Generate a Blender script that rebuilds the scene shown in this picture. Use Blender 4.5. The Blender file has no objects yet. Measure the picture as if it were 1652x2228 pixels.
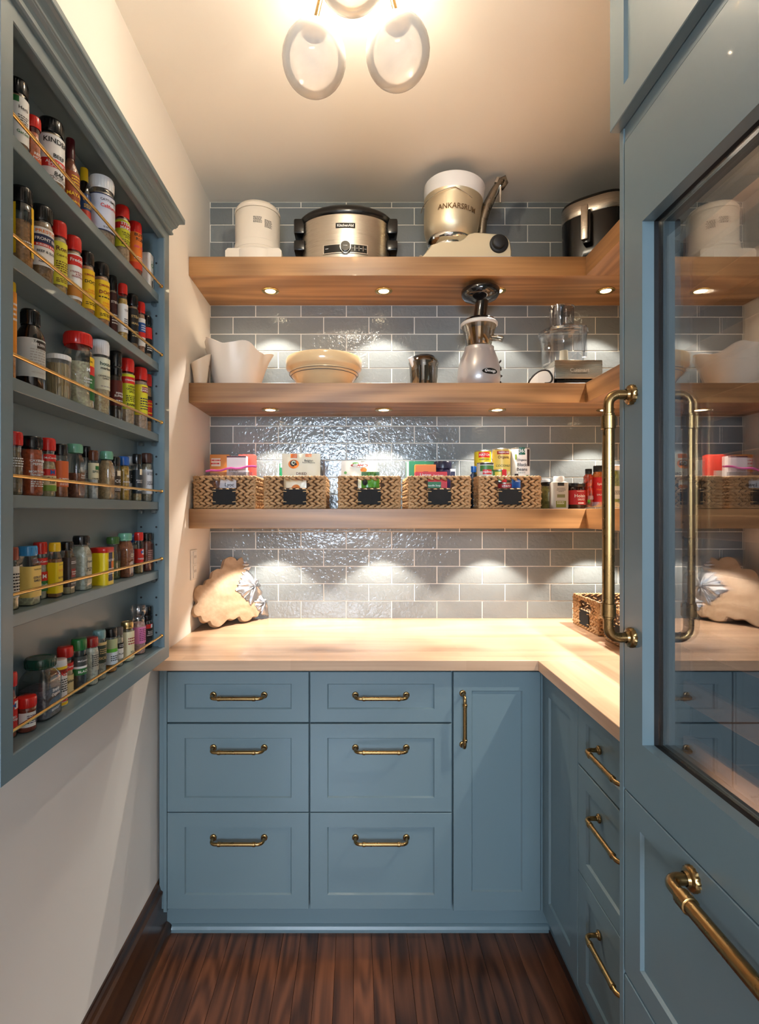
import bpy, bmesh, math, random
from mathutils import Vector, Matrix
random.seed(7)
SC = bpy.context.scene
COL = SC.collection
PI = math.pi

# ---------------------------------------------------------------- camera, light, exposure
F = 1129.0; VX, VY = 774.0, 1113.0; EYE = 1.381      # focal length in pixels (1652 wide), vanishing point, eye height
cam = bpy.data.cameras.new('camera'); cam_o = bpy.data.objects.new('camera', cam); COL.objects.link(cam_o)
cam_o.location = (0, 0, EYE); cam_o.rotation_euler = (PI/2, 0, 0)
cam.sensor_fit = 'HORIZONTAL'; cam.sensor_width = 36.0; cam.lens = F/1652*36
cam.shift_x = (826-VX)/1652; cam.shift_y = -(1114-VY)/1652; cam.clip_start = 0.02
SC.camera = cam_o
SC.view_settings.view_transform = 'Standard'; SC.view_settings.look = 'None'
SC.view_settings.gamma = 1.0; SC.view_settings.exposure = 1.0
SC.view_settings.use_curve_mapping = False
world = bpy.data.worlds.new('sky'); SC.world = world; world.use_nodes = True
world.node_tree.nodes['Background'].inputs[0].default_value = (0.45, 0.65, 1.0, 1)
world.node_tree.nodes['Background'].inputs[1].default_value = 2.0
E_PUCK, E_GLOBE, E_WINDOW, E_HALL_FILL, E_FRIDGE = 9.0, 0.10, 76.0, 25.0, 1.7
E_CEIL_FILL = 5.8
def lamp(name, kind, loc, energy, color, **kw):
    l = bpy.data.lights.new(name, kind); l.energy = energy; l.color = color
    for k, v in kw.items():
        if k != 'rot': setattr(l, k, v)
    o = bpy.data.objects.new(name, l); COL.objects.link(o); o.location = loc
    if 'rot' in kw: o.rotation_euler = kw['rot']
    return o
# daylight coming in through the window of the room behind the camera
lamp('window_daylight', 'AREA', (-0.36, -3.28, 1.90), E_WINDOW, (0.66, 0.82, 1.0), shape='RECTANGLE', size=1.25, size_y=0.88, rot=(-PI/2, 0, PI))
# warm fill light added in that room, no known lamp there
lamp('hall_fill', 'AREA', (0.1, -1.9, 2.70), E_HALL_FILL, (1.0, 0.86, 0.70), shape='DISK', size=0.35)

# ---------------------------------------------------------------- materials
MC = {}
def srgb(c):
    return tuple(((v/255)/12.92 if v/255 <= 0.04045 else ((v/255+0.055)/1.055)**2.4) for v in c)
def newmat(name):
    m = bpy.data.materials.new(name); m.use_nodes = True
    nt = m.node_tree; return m, nt, nt.nodes['Principled BSDF']
def N(nt, t, **kw):
    n = nt.nodes.new(t)
    for k, v in kw.items():
        if k in n.inputs: n.inputs[k].default_value = v
        else: setattr(n, k, v)
    return n
def pm(c, rough=0.5, metal=0.0, coat=0.0, trans=0.0, noise=0.0):
    """plain procedural material, colour given as sRGB 0-255"""
    key = (tuple(c), rough, metal, coat, trans, noise)
    if key in MC: return MC[key]
    m, nt, b = newmat('paint')
    col = srgb(c)
    tc = N(nt, 'ShaderNodeTexCoord'); nz = N(nt, 'ShaderNodeTexNoise'); nz.inputs['Scale'].default_value = 60
    nt.links.new(tc.outputs['Object'], nz.inputs['Vector'])
    mr = N(nt, 'ShaderNodeMapRange'); amt = noise or 0.03
    mr.inputs['To Min'].default_value = max(0.02, rough-amt); mr.inputs['To Max'].default_value = min(1, rough+amt)
    nt.links.new(nz.outputs['Fac'], mr.inputs['Value']); nt.links.new(mr.outputs[0], b.inputs['Roughness'])
    b.inputs['Base Color'].default_value = (*col, 1); b.inputs['Metallic'].default_value = metal
    b.inputs['Coat Weight'].default_value = coat; b.inputs['Transmission Weight'].default_value = trans
    MC[key] = m; return m
def clear(tint=(235, 238, 240), fac=0.10, rough=0.05):
    """thin clear plastic or glass: lets light straight through, mirrors a little more at grazing angles"""
    key = ('clear', tint, fac, rough)
    if key in MC: return MC[key]
    m, nt, b = newmat('clear_plastic'); nt.nodes.remove(b)
    out = nt.nodes['Material Output']
    tr = N(nt, 'ShaderNodeBsdfTransparent'); tr.inputs[0].default_value = (*srgb(tint), 1)
    gl = N(nt, 'ShaderNodeBsdfGlossy'); gl.inputs['Roughness'].default_value = rough
    fr = N(nt, 'ShaderNodeLayerWeight'); fr.inputs['Blend'].default_value = 0.25
    ma = N(nt, 'ShaderNodeMath', operation='ADD'); ma.inputs[1].default_value = fac; ma.use_clamp = True
    mu = N(nt, 'ShaderNodeMath', operation='MULTIPLY'); mu.inputs[1].default_value = 0.6
    mx = N(nt, 'ShaderNodeMixShader')
    nt.links.new(fr.outputs['Facing'], mu.inputs[0]); nt.links.new(mu.outputs[0], ma.inputs[0]); nt.links.new(ma.outputs[0], mx.inputs[0])
    nt.links.new(tr.outputs[0], mx.inputs[1]); nt.links.new(gl.outputs[0], mx.inputs[2]); nt.links.new(mx.outputs[0], out.inputs[0])
    MC[key] = m; return m
def grain(c, var=0.5, scale=260):
    """spice grains: the colour speckled light and dark"""
    key = ('grain', tuple(c), var)
    if key in MC: return MC[key]
    m, nt, b = newmat('spice_grains')
    tc = N(nt, 'ShaderNodeTexCoord'); nz = N(nt, 'ShaderNodeTexVoronoi'); nz.inputs['Scale'].default_value = scale
    nt.links.new(tc.outputs['Object'], nz.inputs['Vector'])
    cr = N(nt, 'ShaderNodeValToRGB'); col = srgb(c)
    cr.color_ramp.elements[0].color = (*[v*(1-var) for v in col], 1)
    cr.color_ramp.elements[1].color = (*[min(1, v*(1+var)+0.02) for v in col], 1)
    nt.links.new(nz.outputs['Color'], cr.inputs[0]); nt.links.new(cr.outputs[0], b.inputs['Base Color'])
    b.inputs['Roughness'].default_value = 0.8
    MC[key] = m; return m
def emit(c, s):
    key = ('emit', tuple(c), s)
    if key in MC: return MC[key]
    m, nt, b = newmat('lamp_glow'); b.inputs['Base Color'].default_value = (0, 0, 0, 1)
    b.inputs['Emission Color'].default_value = (*c, 1); b.inputs['Emission Strength'].default_value = s
    MC[key] = m; return m
def wood(name, c1, c2, axis, rough=0.4, k=22, fine=90, stretch=0.10, per_obj=False, coat=0.0, bump=0.02, blocks=0.0, contrast=1.0, scale=6):
    """contour-line oak grain running along the given axis"""
    m, nt, b = newmat(name); L = nt.links.new
    tc = N(nt, 'ShaderNodeTexCoord'); mp = N(nt, 'ShaderNodeMapping')
    s = [1.0, 1.0, 1.0]; s['xyz'.index(axis)] = stretch
    mp.inputs['Scale'].default_value = s
    L(tc.outputs['Object'], mp.inputs['Vector'])
    src = mp.outputs[0]
    rnd = None
    if per_obj:
        oi = N(nt, 'ShaderNodeObjectInfo'); vm = N(nt, 'ShaderNodeVectorMath', operation='MULTIPLY_ADD')
        cx = N(nt, 'ShaderNodeCombineXYZ')
        for i in range(3): L(oi.outputs['Random'], cx.inputs[i])
        vm.inputs[1].default_value = (37, 23, 11); L(cx.outputs[0], vm.inputs[0]); L(mp.outputs[0], vm.inputs[2]); src = vm.outputs[0]
        rnd = oi.outputs['Random']
    n1 = N(nt, 'ShaderNodeTexNoise'); n1.inputs['Scale'].default_value = scale; n1.inputs['Detail'].default_value = 1.5; n1.inputs['Roughness'].default_value = 0.4
    L(src, n1.inputs['Vector'])
    mu = N(nt, 'ShaderNodeMath', operation='MULTIPLY'); mu.inputs[1].default_value = k*2; L(n1.outputs['Fac'], mu.inputs[0])
    sn = N(nt, 'ShaderNodeMath', operation='SINE'); L(mu.outputs[0], sn.inputs[0])
    mr = N(nt, 'ShaderNodeMapRange'); mr.inputs['From Min'].default_value = -1; L(sn.outputs[0], mr.inputs['Value'])
    n2 = N(nt, 'ShaderNodeTexNoise'); n2.inputs['Scale'].default_value = fine; n2.inputs['Detail'].default_value = 3
    mp2 = N(nt, 'ShaderNodeMapping'); s2 = [1.0]*3; s2['xyz'.index(axis)] = 0.03; mp2.inputs['Scale'].default_value = s2
    L(tc.outputs['Object'], mp2.inputs['Vector']); L(mp2.outputs[0], n2.inputs['Vector'])
    ad = N(nt, 'ShaderNodeMath', operation='MULTIPLY_ADD'); ad.inputs[1].default_value = 0.45*contrast; L(mr.outputs[0], ad.inputs[0])
    m3 = N(nt, 'ShaderNodeMath', operation='MULTIPLY'); m3.inputs[1].default_value = 0.6; L(n2.outputs['Fac'], m3.inputs[0]); L(m3.outputs[0], ad.inputs[2])
    last = ad.outputs[0]
    if rnd is not None:
        m4 = N(nt, 'ShaderNodeMath', operation='MULTIPLY_ADD'); m4.inputs[1].default_value = 0.30; L(rnd, m4.inputs[0]); L(last, m4.inputs[2]); last = m4.outputs[0]
    if blocks:
        bt = N(nt, 'ShaderNodeTexBrick'); bt.offset = 0.37
        bt.inputs['Color1'].default_value = (0, 0, 0, 1); bt.inputs['Color2'].default_value = (1, 1, 1, 1); bt.inputs['Mortar'].default_value = (0.5, 0.5, 0.5, 1)
        bt.inputs['Scale'].default_value = 1.0; bt.inputs['Mortar Size'].default_value = 0.0003
        bt.inputs['Brick Width'].default_value = 0.55; bt.inputs['Row Height'].default_value = 0.042
        mpb = N(nt, 'ShaderNodeMapping')
        if axis == 'y': mpb.inputs['Rotation'].default_value = (0, 0, PI/2)
        L(tc.outputs['Object'], mpb.inputs['Vector']); L(mpb.outputs[0], bt.inputs['Vector'])
        m5 = N(nt, 'ShaderNodeMath', operation='MULTIPLY_ADD'); m5.inputs[1].default_value = blocks; L(bt.outputs['Color'], m5.inputs[0]); L(last, m5.inputs[2]); last = m5.outputs[0]
    cr = N(nt, 'ShaderNodeValToRGB'); cr.color_ramp.elements[0].position = 0.15; cr.color_ramp.elements[1].position = 0.95
    cr.color_ramp.elements[0].color = (*srgb(c1), 1); cr.color_ramp.elements[1].color = (*srgb(c2), 1)
    L(last, cr.inputs[0]); L(cr.outputs[0], b.inputs['Base Color'])
    b.inputs['Roughness'].default_value = rough; b.inputs['Coat Weight'].default_value = coat
    bp = N(nt, 'ShaderNodeBump'); bp.inputs['Strength'].default_value = 0.25; bp.inputs['Distance'].default_value = bump*0.05
    L(last, bp.inputs['Height']); L(bp.outputs[0], b.inputs['Normal'])
    return m
def tile_mat():
    m, nt, b = newmat('glazed_tile'); L = nt.links.new
    tc = N(nt, 'ShaderNodeTexCoord'); oi = N(nt, 'ShaderNodeObjectInfo')
    geo = N(nt, 'ShaderNodeNewGeometry')
    cr = N(nt, 'ShaderNodeValToRGB')
    cr.color_ramp.elements[0].color = (*srgb((110, 115, 116)), 1); cr.color_ramp.elements[1].color = (*srgb((136, 141, 141)), 1)
    nz = N(nt, 'ShaderNodeTexNoise'); nz.inputs['Scale'].default_value = 9; nz.inputs['Detail'].default_value = 4; L(geo.outputs['Position'], nz.inputs['Vector'])
    ad = N(nt, 'ShaderNodeMath', operation='MULTIPLY_ADD'); ad.inputs[1].default_value = 0.5
    L(oi.outputs['Random'], ad.inputs[0]); m2 = N(nt, 'ShaderNodeMath', operation='MULTIPLY'); m2.inputs[1].default_value = 0.5
    L(nz.outputs['Fac'], m2.inputs[0]); L(m2.outputs[0], ad.inputs[2]); L(ad.outputs[0], cr.inputs[0]); L(cr.outputs[0], b.inputs['Base Color'])
    b.inputs['Roughness'].default_value = 0.10; b.inputs['Specular IOR Level'].default_value = 0.6
    n2 = N(nt, 'ShaderNodeTexNoise'); n2.inputs['Scale'].default_value = 75; n2.inputs['Detail'].default_value = 2.0; n2.inputs['Distortion'].default_value = 0.6
    L(geo.outputs['Position'], n2.inputs['Vector'])
    n3 = N(nt, 'ShaderNodeTexNoise'); n3.inputs['Scale'].default_value = 14; L(geo.outputs['Position'], n3.inputs['Vector'])
    ad2 = N(nt, 'ShaderNodeMath', operation='MULTIPLY_ADD'); ad2.inputs[1].default_value = 2.2; L(n3.outputs['Fac'], ad2.inputs[0]); L(n2.outputs['Fac'], ad2.inputs[2])
    bp = N(nt, 'ShaderNodeBump'); bp.inputs['Strength'].default_value = 1.0; bp.inputs['Distance'].default_value = 0.0014
    L(ad2.outputs[0], bp.inputs['Height']); L(bp.outputs[0], b.inputs['Normal'])
    return m
def brushed(c, rough=0.28):
    m, nt, b = newmat('brushed_metal'); L = nt.links.new
    tc = N(nt, 'ShaderNodeTexCoord'); mp = N(nt, 'ShaderNodeMapping'); mp.inputs['Scale'].default_value = (3, 3, 400)
    nz = N(nt, 'ShaderNodeTexNoise'); nz.inputs['Scale'].default_value = 4; L(tc.outputs['Object'], mp.inputs[0]); L(mp.outputs[0], nz.inputs['Vector'])
    mr = N(nt, 'ShaderNodeMapRange'); mr.inputs['To Min'].default_value = rough-0.08; mr.inputs['To Max'].default_value = rough+0.1
    L(nz.outputs['Fac'], mr.inputs['Value']); L(mr.outputs[0], b.inputs['Roughness'])
    b.inputs['Base Color'].default_value = (*srgb(c), 1); b.inputs['Metallic'].default_value = 1.0
    return m
def globe_mat():
    m, nt, b = newmat('alabaster_glass'); L = nt.links.new; nt.nodes.remove(b); out = nt.nodes['Material Output']
    tc = N(nt, 'ShaderNodeTexCoord'); mp = N(nt, 'ShaderNodeMapping'); mp.inputs['Scale'].default_value = (1, 1, 2.2)
    nz = N(nt, 'ShaderNodeTexNoise'); nz.inputs['Scale'].default_value = 9; nz.inputs['Distortion'].default_value = 2.0; nz.inputs['Detail'].default_value = 4
    L(tc.outputs['Object'], mp.inputs[0]); L(mp.outputs[0], nz.inputs['Vector'])
    cr = N(nt, 'ShaderNodeValToRGB'); cr.color_ramp.elements[0].color = (0.86, 0.82, 0.76, 1); cr.color_ramp.elements[1].color = (0.97, 0.95, 0.92, 1)
    L(nz.outputs['Fac'], cr.inputs[0])
    tl = N(nt, 'ShaderNodeBsdfTranslucent'); df = N(nt, 'ShaderNodeBsdfDiffuse'); L(cr.outputs[0], tl.inputs[0]); L(cr.outputs[0], df.inputs[0])
    m1 = N(nt, 'ShaderNodeMixShader'); m1.inputs[0].default_value = 0.93; L(tl.outputs[0], m1.inputs[1]); L(df.outputs[0], m1.inputs[2])
    tr = N(nt, 'ShaderNodeBsdfTransparent'); tr.inputs[0].default_value = (1, 0.97, 0.93, 1)
    m2 = N(nt, 'ShaderNodeMixShader'); m2.inputs[0].default_value = 0.32; L(m1.outputs[0], m2.inputs[1]); L(tr.outputs[0], m2.inputs[2])
    gl = N(nt, 'ShaderNodeBsdfGlossy'); gl.inputs['Roughness'].default_value = 0.04
    fr = N(nt, 'ShaderNodeFresnel'); fr.inputs[0].default_value = 1.32
    m3 = N(nt, 'ShaderNodeMixShader'); L(fr.outputs[0], m3.inputs[0]); L(m2.outputs[0], m3.inputs[1]); L(gl.outputs[0], m3.inputs[2])
    L(m3.outputs[0], out.inputs[0]); return m
def door_glass():
    m, nt, b = newmat('dark_door_glass'); L = nt.links.new; nt.nodes.remove(b); out = nt.nodes['Material Output']
    tr = N(nt, 'ShaderNodeBsdfTransparent'); tr.inputs[0].default_value = (0.86, 0.86, 0.88, 1)
    gl = N(nt, 'ShaderNodeBsdfGlossy'); gl.inputs['Roughness'].default_value = 0.008; gl.inputs[0].default_value = (1, 0.98, 0.95, 1)
    lw = N(nt, 'ShaderNodeLayerWeight'); lw.inputs['Blend'].default_value = 0.5
    ma = N(nt, 'ShaderNodeMath', operation='MULTIPLY_ADD'); ma.inputs[1].default_value = 0.30; ma.inputs[2].default_value = 0.10; ma.use_clamp = True
    mx = N(nt, 'ShaderNodeMixShader'); L(lw.outputs['Facing'], ma.inputs[0]); L(ma.outputs[0], mx.inputs[0]); L(tr.outputs[0], mx.inputs[1]); L(gl.outputs[0], mx.inputs[2]); L(mx.outputs[0], out.inputs[0])
    return m
def plaster(name, c, rough=0.7):
    m, nt, b = newmat(name); L = nt.links.new
    tc = N(nt, 'ShaderNodeTexCoord'); nz = N(nt, 'ShaderNodeTexNoise'); nz.inputs['Scale'].default_value = 180; L(tc.outputs['Object'], nz.inputs['Vector'])
    bp = N(nt, 'ShaderNodeBump'); bp.inputs['Strength'].default_value = 0.05; bp.inputs['Distance'].default_value = 0.001
    L(nz.outputs['Fac'], bp.inputs['Height']); L(bp.outputs[0], b.inputs['Normal'])
    b.inputs['Base Color'].default_value = (*srgb(c), 1); b.inputs['Roughness'].default_value = rough
    return m
M_WALL = plaster('wall_paint', (236, 230, 222)); M_CEIL = plaster('ceiling_paint', (247, 243, 234), 0.75)
M_TEAL = pm((108, 127, 133), 0.33, coat=0.15)
M_OAKX = wood('oak_shelf_grain', (130, 92, 57), (188, 141, 93), 'x', 0.38, coat=0.1)
M_OAKY = wood('oak_shelf_grain_long', (130, 92, 57), (188, 141, 93), 'y', 0.38, coat=0.1)
M_BLOCKX = wood('oak_block_counter', (178, 142, 112), (220, 184, 152), 'x', 0.32, blocks=0.28, contrast=0.5, coat=0.15)
M_BLOCKY = wood('oak_block_counter_long', (178, 142, 112), (220, 184, 152), 'y', 0.32, blocks=0.28, contrast=0.5, coat=0.15)
M_FLOOR = wood('stained_floor_oak', (30, 16, 10), (116, 70, 46), 'y', 0.30, k=26, per_obj=True, coat=0.2, stretch=0.14, contrast=0.9, scale=9)
M_BASEB = wood('stained_baseboard_oak', (38, 22, 14), (88, 56, 34), 'y', 0.30, coat=0.3)
M_RACK = wood('rack_wood', (150, 106, 66), (196, 146, 98), 'y', 0.45)
M_BOARD = wood('maple_board', (158, 126, 96), (200, 172, 142), 'x', 0.45, contrast=0.6)
M_BRASS = pm((156, 126, 82), 0.28, metal=1.0); M_GOLD = pm((226, 188, 118), 0.20, metal=1.0)
M_TILE = tile_mat(); M_GROUT = pm((232, 226, 214), 0.9)
M_STEEL = brushed((192, 184, 172)); M_CHROME = pm((222, 220, 216), 0.06, metal=1.0)
M_BLACK = pm((14, 14, 15), 0.22); M_BLACKM = pm((22, 22, 24), 0.55); M_WHITE = pm((232, 230, 226), 0.35)
M_CLEAR = clear(); M_DOORGLASS = door_glass(); M_DOORGLASS2 = clear((215, 215, 220), 0.04, 0.01); M_GLOBE = globe_mat()
M_PEWTER = pm((190, 192, 196), 0.36, metal=1.0, noise=0.08)

# ---------------------------------------------------------------- mesh helpers
def link(name, me, mat, parent=None, loc=None, rotz=0.0):
    o = bpy.data.objects.new(name, me); COL.objects.link(o)
    if mat is not None and not me.materials: me.materials.append(mat)
    if parent is not None: o.parent = parent
    if loc is not None: o.location = loc
    if rotz: o.rotation_euler = (0, 0, rotz)
    return o
def tag(o, label=None, cat=None, group=None, kind=None):
    if label: o['label'] = label
    if cat: o['category'] = cat
    if group: o['group'] = group
    if kind: o['kind'] = kind
    return o
def thing(name, label, cat, loc=(0, 0, 0), rotz=0.0, group=None):
    o = bpy.data.objects.new(name, None); COL.objects.link(o); o.location = loc; o.rotation_euler = (0, 0, rotz)
    o.empty_display_size = 0.02
    return tag(o, label, cat, group)
class MB:
    """collects simple solids, then becomes one mesh object"""
    def __init__(s): s.v = []; s.f = []; s.sm = []
    def add(s, vs, fs, smooth=False):
        b = len(s.v); s.v += [tuple(p) for p in vs]; s.f += [tuple(b+i for i in f) for f in fs]; s.sm += [smooth]*len(fs); return s
    def box(s, x0, x1, y0, y1, z0, z1, bevel=0.0):
        if bevel <= 0:
            vs = [(x, y, z) for z in (z0, z1) for y in (y0, y1) for x in (x0, x1)]
            return s.add(vs, [(0, 2, 3, 1), (4, 5, 7, 6), (0, 1, 5, 4), (2, 6, 7, 3), (0, 4, 6, 2), (1, 3, 7, 5)])
        bm = bmesh.new(); bmesh.ops.create_cube(bm, size=1)
        for v in bm.verts: v.co = Vector(((x0+x1)/2+v.co.x*(x1-x0), (y0+y1)/2+v.co.y*(y1-y0), (z0+z1)/2+v.co.z*(z1-z0)))
        bmesh.ops.bevel(bm, geom=bm.edges[:], offset=bevel, segments=2 if bevel > 0.003 else 1, profile=0.6, affect='EDGES')
        bm.verts.index_update(); s.add([v.co[:] for v in bm.verts], [[v.index for v in f.verts] for f in bm.faces], bevel > 0.003); bm.free(); return s
    def lathe(s, prof, cx=0, cy=0, cz=0, seg=24, sq=0.0, sx=1.0, sy=1.0, wav=None, rot=0.0, caps=True, axis='z', a0=0.0, a1=2*PI):
        """prof: (radius, z) bottom to top; sq>0 makes a rounded square section"""
        full = abs(a1-a0-2*PI) < 1e-6; n = seg if full else seg+1; vs = []
        for r, z in prof:
            for i in range(n):
                a = a0+(a1-a0)*i/seg
                rr = r
                if sq: rr = r/((abs(math.cos(a))**sq+abs(math.sin(a))**sq)**(1/sq))
                x, y, zz = rr*math.cos(a+rot)*sx, rr*math.sin(a+rot)*sy, z
                if wav: x, y, zz = wav(x, y, zz, a, r)
                if axis == 'z': vs.append((cx+x, cy+y, cz+zz))
                elif axis == 'y': vs.append((cx+x, cy+zz, cz+y))
                else: vs.append((cx+zz, cy+x, cz+y))
        fs = []
        for j in range(len(prof)-1):
            for i in range(seg if not full else n):
                a, b = j*n+i, j*n+(i+1) % n
                fs.append((a, b, b+n, a+n))
        b = len(s.v); s.v += vs; s.f += [tuple(b+i for i in f) for f in fs]; s.sm += [True]*len(fs)
        if caps and full:
            if prof[0][0] > 1e-6: s.f.append(tuple(b+i for i in reversed(range(n)))); s.sm.append(False)
            if prof[-1][0] > 1e-6: s.f.append(tuple(b+(len(prof)-1)*n+i for i in range(n))); s.sm.append(False)
        return s
    def tube(s, pts, r, seg=10, closed=False):
        pts = [Vector(p) for p in pts]; n = len(pts); rr = r if isinstance(r, (list, tuple)) else [r]*n
        up = None; vs = []
        for i, p in enumerate(pts):
            d = (pts[min(i+1, n-1)]-pts[max(i-1, 0)]).normalized()
            if up is None: up = d.orthogonal().normalized()
            up = (up-d*up.dot(d)).normalized(); w = d.cross(up)
            for k in range(seg):
                a = 2*PI*k/seg; vs.append(p+(up*math.cos(a)+w*math.sin(a))*rr[i])
        fs = [(j*seg+i, j*seg+(i+1) % seg, (j+1)*seg+(i+1) % seg, (j+1)*seg+i) for j in range(n-1) for i in range(seg)]
        b = len(s.v); s.add(vs, fs, True)
        s.f += [tuple(b+i for i in reversed(range(seg))), tuple(b+(n-1)*seg+i for i in range(seg))]; s.sm += [False, False]
        return s
    def prism(s, poly, fn, t0, t1, smooth=False):
        """poly: 2D outline; fn(u, v, t) -> point"""
        n = len(poly); vs = [fn(u, v, t0) for u, v in poly]+[fn(u, v, t1) for u, v in poly]
        return s.add(vs, [tuple(range(n))[::-1], tuple(range(n, 2*n))]+[(i, (i+1) % n, n+(i+1) % n, n+i) for i in range(n)], smooth)
    def mesh(s, name):
        me = bpy.data.meshes.new(name); me.from_pydata(s.v, [], s.f)
        bm = bmesh.new(); bm.from_mesh(me); bmesh.ops.recalc_face_normals(bm, faces=bm.faces[:]) if s.fix else None; bm.to_mesh(me); bm.free()
        me.polygons.foreach_set('use_smooth', s.sm); me.update(); return me
    fix = True
    def build(s, name, mat, parent=None, loc=None, rotz=0.0):
        me = s.mesh(name)
        if any(s.sm) : 
            try: me.set_sharp_from_angle(angle=math.radians(42))
            except Exception: pass
        return link(name, me, mat, parent, loc, rotz)
def struct(o, label=None, cat=None):
    o['kind'] = 'structure'
    if label: o['label'] = label
    return o
def at(px, D):  return (px-VX)*D/F
def zt(py, D):  return EYE-(py-VY)*D/F

# lettering: a text turned into a mesh, each point carried onto a surface by fn(u, v)
TXT = {}
def text(s, width, fn, mat, parent, height=None, bold=0.012, name='lettering'):
    if s not in TXT:
        cu = bpy.data.curves.new('t', 'FONT'); cu.body = s; cu.size = 1; cu.align_x = 'CENTER'; cu.align_y = 'CENTER'; cu.resolution_u = 2; cu.offset = bold
        ob = bpy.data.objects.new('t', cu); me = bpy.data.meshes.new_from_object(ob)
        vs = [v.co[:] for v in me.vertices]; fs = [tuple(p.vertices) for p in me.polygons]
        bpy.data.objects.remove(ob); bpy.data.curves.remove(cu); bpy.data.meshes.remove(me)
        xs = [v[0] for v in vs]; ys = [v[1] for v in vs]
        TXT[s] = (vs, fs, (min(xs)+max(xs))/2, (min(ys)+max(ys))/2, max(xs)-min(xs), max(ys)-min(ys))
    vs, fs, cx, cy, w, h = TXT[s]
    sx = width/w; sy = sx if height is None else height/h
    if height is None and s.count('\n') == 0: sy = sx*1.0
    m = MB(); m.fix = False
    m.add([fn((v[0]-cx)*sx, (v[1]-cy)*sy) for v in vs], fs); return m.build(name, mat, parent)
def ragged_lines(n, w, h, fn, mat, parent, name='small_print'):
    """rows of print too small to read, as short dashes"""
    m = MB(); m.fix = False; rnd = random.Random(n*7+int(w*1e5))
    for i in range(n):
        v = h/2-h*(i+0.5)/n; u = -w/2
        while u < w/2*0.8:
            l = min(rnd.uniform(0.08, 0.25)*w, w/2-u)
            t = h/n*0.22
            m.add([fn(u, v-t), fn(u+l, v-t), fn(u+l, v+t), fn(u, v+t)], [(0, 1, 2, 3)]); u += l+0.05*w
    return m.build(name, mat, parent)

# ================================================================ ROOM
XL, YB, ZC, XR = -0.638, 2.270, 2.734, 1.168
struct(MB().box(XL-0.10, XL, -1.30, YB+0.1, 0, ZC).build('wall_left', M_WALL), 'off-white painted left wall of the pantry')
wb = struct(MB().box(XL-0.1, XR+0.1, YB, YB+0.1, 0, ZC).build('wall_back', M_GROUT), 'back wall covered in grey-blue glazed tiles with white grout')
wr = struct(MB().box(XR, XR+0.1, 0.17, YB, 0, ZC).build('wall_right', M_GROUT), 'right wall behind the corner shelves, tiled like the back wall')
struct(MB().box(0.62, 0.72, -1.30, 0.17, 0, ZC).box(0.72, XR, 0.09, 0.17, 0, ZC).build('wall_front_right', M_WALL), 'painted wall beside the doorway')
struct(MB().box(-2.4, 2.6, -3.4, YB, ZC, ZC+0.08).build('ceiling', M_CEIL), 'cream painted ceiling')
# the room behind the camera, where the daylight comes from
struct(MB().box(-2.4, 2.4, -3.4, -3.3, 0, 1.42).box(-2.4, 2.4, -3.4, -3.3, 2.35, ZC).box(-2.4, -1.15, -3.4, -3.3, 1.42, 2.35).box(0.45, 2.4, -3.4, -3.3, 1.42, 2.35)
       .build('wall_front', M_WALL), 'painted wall with a window behind the camera')
struct(MB().box(-2.4, -2.3, -3.3, -1.3, 0, ZC).build('wall_hall_left', M_WALL))
struct(MB().box(2.3, 2.4, -3.3, -1.3, 0, ZC).build('wall_hall_right', M_WALL))
struct(MB().box(-2.3, XL-0.1, -1.4, -1.3, 0, ZC).box(0.72, 2.3, -1.4, -1.3, 0, ZC).box(XL-0.1, 0.72, -1.4, -1.3, 2.12, ZC).build('wall_hall_inner', M_WALL))  # unseen header over the opening added to keep window light off the upper tiles
wn = MB()
for x in (-1.15, -0.37, 0.41): wn.box(x, x+0.04, -3.38, -3.33, 1.42, 2.35)
for z in (1.42, 1.86, 2.31): wn.box(-1.15, 0.45, -3.38, -3.33, z, z+0.04)
struct(wn.build('window_1', M_WHITE), 'white window frame behind the camera')
# tiles of the back wall, one object each, rows cut in four bands between shelves as in the photo
P, G = 0.1982, 0.0042
XJ = -0.2390
bands = [(0.914, 1.3165, [0.914+0.0757*k for k in range(7)], 0),
         (1.3915, 1.797, [1.6048-0.0747*3+0.0747*k for k in range(8)], 1),
         (1.8726, 2.282, [2.0078-0.0744*2+0.0744*k for k in range(8)], 1),
         (2.355, ZC, [2.559-0.0752*3+0.0752*k for k in range(7)], 1)]
phase = {0: [0, 1, 0, 1, 0, 1], 1: [0, 1, 0, 1, 0, 1, 0], 2: [1, 0, 1, 0, 1, 0, 1], 3: [1, 0, 1, 0, 1, 0]}
# phase 1 = joints shifted by half a tile;  band 1 rows: ... 927-965 full, 902-927 half
phase[1] = [1, 1, 0, 1, 0, 1, 1]; phase[1] = [1, 0, 1, 0, 1, 0, 1]
tmesh = {}
def tile(x0, x1, z0, z1, yy):
    w, h = round(x1-x0, 4), round(z1-z0, 4)
    if w < 0.012 or h < 0.006: return
    if (w, h) not in tmesh:
        b = 0.0010; t = 0.0028; vs = []
        for yv, o in ((0, 0), (-t+b, 0), (-t, b)):
            vs += [(o, yv, o), (w-o, yv, o), (w-o, yv, h-o), (o, yv, h-o)]
        fs = [(8, 9, 10, 11)]
        for a in (0, 4):
            for i in range(4): fs.append((a+i, a+(i+1) % 4, a+4+(i+1) % 4, a+4+i))
        me = bpy.data.meshes.new('tile'); me.from_pydata(vs, [], fs); me.materials.append(M_TILE); tmesh[(w, h)] = me
    o = bpy.data.objects.new('tile', tmesh[(w, h)]); COL.objects.link(o); o.parent = wb
    o.location = (x0, yy, z0); o.rotation_euler = (random.uniform(-0.004, 0.004), 0, random.uniform(-0.0025, 0.0025))
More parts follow.
